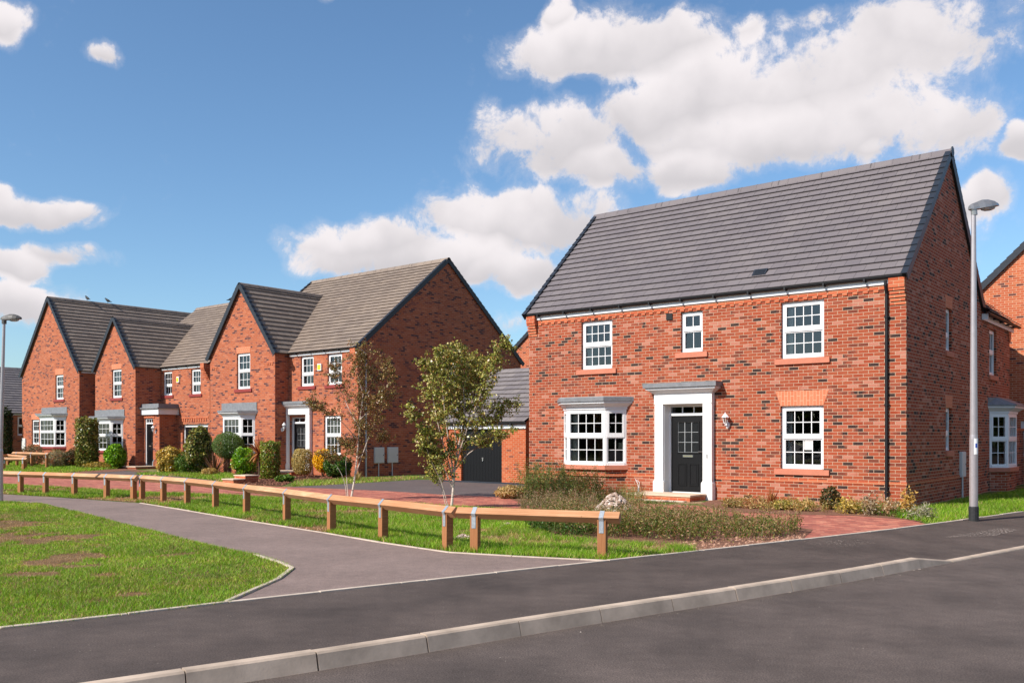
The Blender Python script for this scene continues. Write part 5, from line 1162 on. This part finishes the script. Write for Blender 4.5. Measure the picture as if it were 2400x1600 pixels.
for i_, (px_, py_, w__, ty_, pal_, lb_) in enumerate([(1712,1188,40,1168,[(150,130,80),(196,160,110),(120,116,60)],'small tan plant nearest the door surround'),
    (1765,1190,44,1166,[(176,120,84),(150,100,66),(200,160,110)],'rusty leaved plant left of the small red phormium'),
    (1885,1196,54,1170,[(206,174,112),(176,146,84),(130,124,60)],'yellowing plant between the phormium and the dark leaved shrub'),
    (1990,1202,50,1168,[(196,166,70),(160,150,60),(214,190,110)],'yellow leggy plant right of the dark leaved shrub'),
    (2040,1206,36,1160,[(186,172,150),(160,140,110),(140,116,86)],'bleached pale plant left of the black downpipe'),
    (2085,1208,34,1172,[(176,140,100),(150,116,80),(206,180,150)],'withered brown plant at the foot of the black downpipe'),
    (2128,1206,26,1150,[(206,166,90),(176,140,70)],'tall yellow dried plant at the corner of the near house')]):
    shrub('border_plant', lb_, px_, py_, w__, ty_, pal_, n=170, leaf=(.06,.018), seed=30+i_, rag=.45, cat='plant')
# weeds: stems with small leaves, nobody could count them
def weeds(name, label, P, dens, h, pal, wts, leafn=16, lsz=.028, stem_pal=((120,104,70),(96,110,50)), seed=5, head=None, cat='weeds'):
    x, y = scatter([(p.x, p.y) for p in GP(P)], lambda v: dens+0*v, 50); n = len(x)
    k = vnoise(x, y, .9, seed)*.6+vnoise(x, y, 2.2, seed+1)*.4; keep = RNG.random(n) < np.clip(k*1.7-.1, .12, 1); x, y, k = x[keep], y[keep], k[keep]; n = len(x)
    H_ = h*(.35+.8*k)*RNG.uniform(.6, 1.2, n); a = RNG.uniform(0, 2*np.pi, n); ln = RNG.uniform(.1, .55, n)*H_
    b0 = np.stack([x, y, np.zeros(n)], 1); tp = np.stack([x+np.cos(a)*ln, y+np.sin(a)*ln, H_], 1); s = np.stack([-np.sin(a), np.cos(a), 0*a], 1)*.0028; mid = b0*.5+tp*.5; mid[:, 2] *= 1.15
    sc = pick(stem_pal, n); V = [np.stack([b0-s, b0+s, mid+s, mid-s], 1), np.stack([mid-s, mid+s, tp+s*.4, tp-s*.4], 1)]; CC = [sc, sc]
    for j in range(leafn):
        t = RNG.uniform(.12, 1.02, n)[:, None]; c = np.where(t < .5, b0+(mid-b0)*t*2, mid+(tp-mid)*(t*2-1)); d = unit(RNG.normal(size=(n, 3))+np.array([0, 0, .4])); c = c+d*RNG.uniform(0, .05, (n, 1)); nn_ = unit(RNG.normal(size=(n, 3))); L = lsz*RNG.uniform(.6, 1.4, n)*(1.25-.6*t[:, 0])
        V.append(leaves(c, d, nn_, L, L*.42)); CC.append(pick(pal, n, wts, .22))
    if head:
        for j in range(5): c = tp+RNG.normal(0, .012, (n, 3)); L = np.full(n, .018); kk = RNG.random(n) < .6; V.append(leaves(c, unit(RNG.normal(size=(n, 3))), unit(RNG.normal(size=(n, 3))), L, L*.7)[kk]); CC.append(pick(head, n)[kk])
    o = fmesh(name, np.concatenate(V), np.concatenate(CC), 'leaf'); return tag(o, label, cat, kind='stuff')
WP = [(92,112,40),(124,128,60),(150,104,74),(184,140,112),(58,78,24),(160,150,90)]
weeds('weeds', 'tall mixed weeds filling the bed between the drive and the footway', [(1262,1236),(1300,1252),(1400,1258),(1500,1262),(1640,1272),(1720,1270),(1800,1264),(1870,1254),(1885,1242),(1800,1230),(1640,1222),(1500,1226),(1400,1230),(1300,1222)], 190, .44, WP, [.25,.18,.16,.12,.19,.10], 20, .040, head=((176,140,110),(190,160,120)), seed=5)
weeds('weeds', 'dark green weeds growing under the near timber rail', [(1235,1225),(1245,1252),(1330,1262),(1400,1256),(1380,1235),(1300,1225)], 190, .30, [(52,82,28),(70,100,36),(88,112,48)], None, 18, .045, seed=8)
weeds('weeds', 'tall green weeds in front of the bay window', [(1212,1166),(1240,1182),(1330,1190),(1400,1184),(1420,1166),(1330,1158),(1250,1151)], 70, .85, [(96,120,52),(120,132,66),(76,102,40),(150,112,80),(166,150,96)], [.3,.25,.25,.1,.1], 26, .052, seed=12)
weeds('weeds', 'feathery pale green weeds between the bay window and the door step', [(1400,1168),(1390,1190),(1470,1194),(1510,1188),(1506,1170),(1450,1164)], 70, .42, [(140,146,84),(120,134,70),(170,160,104)], None, 18, .03, seed=14)
weeds('weeds', 'brown seeding weeds before the rubble heap', [(1215,1186),(1225,1208),(1330,1214),(1420,1210),(1390,1192),(1290,1188)], 130, .50, [(150,124,100),(124,116,76),(170,142,118),(96,104,54)], None, 16, .032, head=((186,150,128),(170,130,110)), seed=16)
weeds('weeds', 'sparse weeds in front of the door step', [(1560,1212),(1640,1210),(1760,1216),(1700,1198),(1640,1186)], 50, .24, WP, None, 16, .026, seed=18)
weeds('border_plants', 'mixed low tan and green plants along the foot of the near wall', [(1690,1185),(1760,1196),(1900,1200),(2060,1206),(2115,1212),(2110,1196),(1950,1184),(1800,1176)], 48, .20, [(190,160,104),(150,140,70),(110,124,50),(210,184,130),(170,120,80)], [.28,.2,.2,.2,.12], 20, .045, seed=20, cat='plants')
weeds('border_plants', 'fresh green weeds round the corner of the near house', [(1985,1200),(2110,1213),(2160,1218),(2130,1198),(2060,1192)], 110, .14, [(84,122,36),(104,140,48)], None, 14, .05, seed=22, cat='plants')
weeds('dead_stalks', 'tall withered stalks by the downpipe', [(2040,1196),(2130,1206),(2140,1196),(2060,1188)], 22, .48, [(206,170,104),(190,150,90),(216,200,180)], None, 14, .05, seed=24, cat='plants')
def flowers(name, label, P, dens, h, col):
    x, y = scatter([(p.x, p.y) for p in GP(P)], lambda v: dens+0*v, 50); n = len(x); c = np.stack([x, y, h*RNG.uniform(.5, 1.1, n)], 1); V = []; CC = []
    for j in range(5): d = np.stack([np.cos(j*1.2566+x), np.sin(j*1.2566+x), .3+0*x], 1); V.append(leaves(c, d, np.tile([0., 0, 1.], (n, 1)), .016, .012)); CC.append(pick(col, n))
    s = np.zeros((n, 3)); s[:, 0] = .0015; g = c.copy(); g[:, 2] = 0; V.append(np.stack([g-s, g+s, c+s, c-s], 1)); CC.append(pick([(96,110,50)], n))
    tag(fmesh(name, np.concatenate(V), np.concatenate(CC), 'leaf'), label, 'flowers', kind='stuff')
flowers('yellow_flowers', 'small yellow flowers dotted through the weeds behind the near rail', [(1290,1238),(1300,1258),(1480,1262),(1560,1250),(1450,1232)], 26, .30, [(236,190,20),(246,206,40)])
# rubble
def heap(name, label, px, py, wpx, hpx, n, pal=((180,158,144),(160,136,120),(200,184,172),(144,120,104))):
    p = G(px, py); W = wpx*p.y/F/2; Hh = hpx*p.y/F; t = thing(name, label, 'rubble heap', p)
    b = MB(); N_ = 26; rr = 9; rings = []
    for i in range(rr):
        f = i/(rr-1); rad = W*(1-f)**.75; rings.append([Vector((rad*math.cos(2*math.pi*k/N_)*(1+.12*math.sin(k*1.7+i)), rad*.8*math.sin(2*math.pi*k/N_)*(1+.12*math.cos(k*2.3+i)), Hh*(f**.8)*(1+.10*math.sin(k*2.1+i*1.3))-.01)) for k in range(N_)])
    for i in range(rr-1):
        for k in range(N_): j = (k+1) % N_; b.q([rings[i][k], rings[i][j], rings[i+1][j], rings[i+1][k]], None, True)
    b.build('mound', 'rubble', t); V = []; m_ = n; c = pick(pal, m_, var=.15)
    f = RNG.random(m_)**.7; a = RNG.uniform(0, 2*np.pi, m_); s = RNG.uniform(.012, .05, m_)*(Hh*2+.3)
    cx, cy, cz = W*(1-f)**.75*np.cos(a), W*.8*(1-f)**.75*np.sin(a), Hh*f**.8
    q = RNG.uniform(0, 6.28, m_); ring = [np.stack([cx+np.cos(q+k*1.2566)*s*RNG.uniform(.6, 1.2, m_), cy+np.sin(q+k*1.2566)*s*RNG.uniform(.6, 1.2, m_), cz+s*RNG.uniform(-.4, .3, m_)], 1) for k in range(5)]; top = np.stack([cx, cy, cz+s*.9], 1)
    V = np.concatenate([np.stack([ring[k], ring[(k+1) % 5], top], 1) for k in range(5)]); o = fmesh('stones', V, np.tile(c, (5, 1)), 'clod', t); o['kind'] = 'stuff'; return t
heap('rubble_heap', 'heap of pale broken rubble before the near house, right of the bay window weeds', 1440, 1216, 112, 58, 520)
heap('rubble_heap', 'low scatter of pinkish rubble in the grass between the two near rails', 1085, 1262, 46, 10, 90)
heap('rubble_heap', 'thin streak of stones in the grass behind the near two-post rail', 1190, 1232, 40, 7, 70)

# garden steps of the middle house
p = G(534, 1132)
ST = thing('garden_steps', 'two brick edged garden steps climbing to the middle house', 'steps', p, HOUSE_ROT)
MB().box((-.3,0,-.05),(.32,.42,.11)).build('step', 'brick_red_trim', ST); MB().box((-.33,-.03,.111),(.35,.44,.145)).build('tread', 'step_slab', ST, bevel=.005)
MB().box((-.3,.45,-.05),(.32,.95,.22)).build('step', 'brick_red_trim', ST); MB().box((-.33,.43,.221),(.35,.97,.255)).build('tread', 'step_slab', ST, bevel=.005)

# ================================================================== YOUNG TREES
def tree(name, label, px, py, limbs, nleaf, pal, wts, seed, r0=.04, lsz=.05, twig=1.0, thin=()):
    rs = random.Random(seed); p = G(px, py); Y = p.y; t = thing(name, label, 'tree', p, 0)
    def L3(q, dy): return Vector(((q[0]-CX)/F*Y-p.x, dy, EYE-(q[1]-HY)/F*Y)) 
    tr = MB(); br = MB(); V = []; CEN = []; DIR = []
    def twigs(a, b, ra, lvl, ln):
        """a twig from a along b, with smaller ones and leaves"""
        n = 5; pts = [a]; d = b.normalized(); q = a.copy()
        for k in range(n):
            d = (d+Vector((rs.uniform(-.22,.22), rs.uniform(-.22,.22), rs.uniform(-.12,.20)-.06*lvl))).normalized(); q = q+d*ln/n; pts.append(q.copy())
            if lvl < 2 and k > 0 and rs.random() < .8:
                s_ = Vector((rs.uniform(-1,1), rs.uniform(-1,1), rs.uniform(-.5,.7))); twigs(q, d*.7+s_*.8, ra*.6, lvl+1, ln*.5)
            if lvl > 0 or k > 1:
                for _ in range(4): CEN.append(q+Vector((rs.gauss(0,.015), rs.gauss(0,.015), rs.gauss(0,.015)))); DIR.append(Vector((rs.uniform(-1,1), rs.uniform(-1,1), rs.uniform(-1.3,.25))))
        br.tube(pts, [ra*(1-.8*k/n) for k in range(n+1)], 4, True, False)
    for i, (lb, dy0, dy1, ra, rb) in enumerate(limbs):
        n = len(lb); P = []
        for k, q in enumerate(lb): P.append(L3(q, dy0+(dy1-dy0)*(k/(n-1))**1.2)+Vector((rs.gauss(0,.012), 0, 0)))
        # smooth
        Q = []
        for k in range(n-1):
            p0, p1, p2, p3 = P[max(k-1,0)], P[k], P[k+1], P[min(k+2,n-1)]
            for s_ in range(4):
                u = s_/4; Q.append(.5*((2*p1)+(p2-p0)*u+(2*p0-5*p1+4*p2-p3)*u*u+(3*p1-p0-3*p2+p3)*u**3))
        Q.append(P[-1]); m_ = len(Q); cut = m_ if i else m_; rad = [ra*.85+(rb*.6-ra*.85)*(k/(m_-1))**.7 for k in range(m_)]; kc = max(2, int(m_*(.72 if ra > .02 else .4))) if ra > .011 else 0
        if i and lb[0][1] > 1160: kc = m_-2
        if kc:
            if i and lb[0][1] > 1160: MB().tube(Q[:kc+1], rad[:kc+1], 8).build('stem', 'birch_bark', t)
            else: tr.tube(Q[:kc+1], rad[:kc+1], 8)
        br.tube(Q[kc:] if kc < m_-1 else Q[-2:], rad[kc:] if kc < m_-1 else rad[-2:], 6)
        L = sum((Q[k+1]-Q[k]).length for k in range(m_-1)); nt_ = int(L*15*twig); 
        for k in range(nt_):
            f = .32+.68*(k+rs.random())/nt_ if i not in thin else .75+.25*rs.random(); j = min(m_-2, int(f*(m_-1))); a = Q[j].lerp(Q[j+1], rs.random()); up = (Q[j+1]-Q[j]).normalized()
            s_ = Vector((rs.uniform(-1,1), rs.uniform(-1,1), rs.uniform(-.1,.5))).normalized(); twigs(a, up*.6+s_, .0045, 0, rs.uniform(.18,.44)*(1.15-.5*f))
    tr.build('trunk', 'birch_bark', t); br.build('branch', 'twig', t)
    C_ = np.array([tuple(v) for v in CEN]); D_ = np.array([tuple(v) for v in DIR]); k = RNG.permutation(len(C_))[:nleaf]; C_, D_ = C_[k], D_[k]; n = len(C_)
    ln = lsz*RNG.uniform(.65, 1.25, n); fmesh('crown', leaves(C_, D_, unit(RNG.normal(size=(n,3))+np.array([0,-.2,.5])), ln, ln*.68), pick(pal, n, wts, .2), 'leaf_glossy', t)
    return t
BL = [(140,144,62),(176,168,90),(108,118,48),(206,192,130),(176,134,74),(86,96,40)]
tree('birch_tree', 'leafy young birch standing behind the rail in front of the garage', 1056, 1190, [
    ([(1058,1190),(1062,1130),(1070,1070),(1086,980),(1084,880),(1072,815)], 0, .0, .040, .007),
    ([(1068,1090),(1085,1030),(1112,960),(1150,880),(1183,818)], 0, -.5, .024, .005),
    ([(1062,1130),(1045,1060),(1022,980),(1006,900),(1000,855)], 0, .3, .022, .005),
    ([(1060,1140),(1036,1085),(1000,1025),(968,966)], 0, -.5, .018, .004),
    ([(1073,1060),(1110,1010),(1160,985),(1196,950)], 0, .5, .018, .004),
    ([(1066,1100),(1100,1062),(1145,1035),(1190,1015)], 0, -.25, .017, .004),
    ([(1064,1110),(1046,1000),(1036,900),(1046,838)], 0, -.55, .022, .005),
    ([(1086,975),(1118,900),(1128,846)], 0, .5, .016, .005),
    ([(1074,1050),(1098,975),(1110,905),(1102,836)], 0, .75, .020, .005),
    ([(1074,1050),(1060,960),(1056,880),(1062,830)], 0, .6, .020, .005),
    ([(1050,1190),(1036,1130),(1012,1080),(1000,1045)], 0, -.3, .013, .005),
    ([(1045,1190),(1030,1120),(1026,1090)], .05, .2, .010, .005)], 19000, BL, [.28,.24,.2,.12,.08,.08], 3, lsz=.056, twig=1.65)
tree('birch_tree', 'sparse young birch with pale stems before the corner of the middle house', 819, 1172, [
    ([(822,1172),(828,1120),(836,1060),(842,980),(852,900),(858,838)], 0, .1, .036, .006),
    ([(812,1172),(808,1130),(796,1095),(772,1068)], 0, -.2, .016, .004),
    ([(814,1168),(810,1120),(806,1080),(812,1040)], .05, .3, .014, .004),
    ([(836,1110),(856,1050),(880,990),(905,930),(926,872)], 0, -.3, .018, .004),
    ([(838,1075),(868,1050),(890,1030)], 0, .4, .012, .004),
    ([(840,1000),(812,950),(790,900),(778,862)], 0, .4, .016, .004),
    ([(838,1030),(805,990),(770,965),(742,948)], 0, -.4, .015, .004),
    ([(846,950),(872,900),(892,850)], 0, .5, .014, .004),
    ([(850,915),(840,870),(848,828)], 0, -.4, .012, .004),
    ([(842,985),(876,950),(908,930)], 0, .5, .014, .004)], 11000, [(150,116,72),(132,124,66),(96,84,44),(176,150,104),(134,90,56),(80,74,36)], [.22,.24,.16,.14,.18,.06], 8, lsz=.046, twig=1.6, thin=(1,2,4))

# ================================================================== BIRDS
def bird(px, Y, z, ry, label):
    t = orgn(px, Y); t.z = z; b = MB(); M_ = Matrix.Rotation(ry, 4, 'Z')
    prof = [(-.26,0,.0,.012),(-.16,0,.03,.028),(-.07,0,.06,.062),(.02,0,.10,.075),(.09,0,.15,.06),(.125,0,.195,.036),(.15,0,.215,.040),(.185,0,.222,.026),(.21,0,.218,.010),(.245,0,.212,.003)]
    b.tube([M_ @ Vector((p[0], p[1], p[2]+.07)) for p in prof], [p[3] for p in prof], 8)
    for s in (-.025, .025): b.tube([M_ @ Vector((.01, s, .12)), M_ @ Vector((.015, s, .0))], .006, 5)
    o = b.build('bird', 'bird_black'); o.location = t; tag(o, label, 'bird', 'birds on the roof ridges'); return o
def on_ridge(HH, lx, ly, z): v = Matrix.Rotation(HOUSE_ROT, 4, 'Z') @ Vector((lx, ly, 0))+HH.location; return v
for px, HH, x0, y0, dx, dy, z, ang, lb in ((205, H4, -3.45, 0, 0, 1, 9.13, 2.6, 'leftmost dark bird on the long ridge of the leftmost house'), (253, H4, -3.45, 0, 0, 1, 9.13, 2.9, 'second dark bird on the ridge of the leftmost house, nearer the smaller gable'), (542, H3, -4, RV+4.5, 1, 0, 8.83, .6, 'dark bird on the ridge just left of the middle gable')):
    best = min(((abs((on_ridge(HH, x0+dx*s_/50, y0+dy*s_/50, z).x/on_ridge(HH, x0+dx*s_/50, y0+dy*s_/50, z).y)-(px-CX)/F), s_/50) for s_ in range(0, 600)), key=lambda a: a[0])[1]
    v = on_ridge(HH, x0+dx*best, y0+dy*best, z); bird(px, v.y, z, ang, lb)

# unseen trees added behind the viewer, placed and sized to darken the window reflections
a_ = RNG.uniform(R(165), R(348), 9000); r_ = RNG.uniform(46, 58, 9000); top_ = 3.6+2.2*vnoise(a_*9, a_*0, 1., 3)+1.2*vnoise(a_*31, a_*0, 1., 4); z_ = top_*RNG.random(9000)**.7
c_ = np.stack([r_*np.cos(a_), r_*np.sin(a_), z_], 1); tag(fmesh('reflection_trees', leaves(c_, unit(RNG.normal(size=(9000,3))), unit(RNG.normal(size=(9000,3))), RNG.uniform(.9, 1.8, 9000), RNG.uniform(.7, 1.3, 9000)), pick([(54,74,26),(70,90,34),(44,60,24)], 9000), 'leaf'), 'unseen belt of trees behind the viewer, added for dark window reflections', 'trees', kind='stuff')
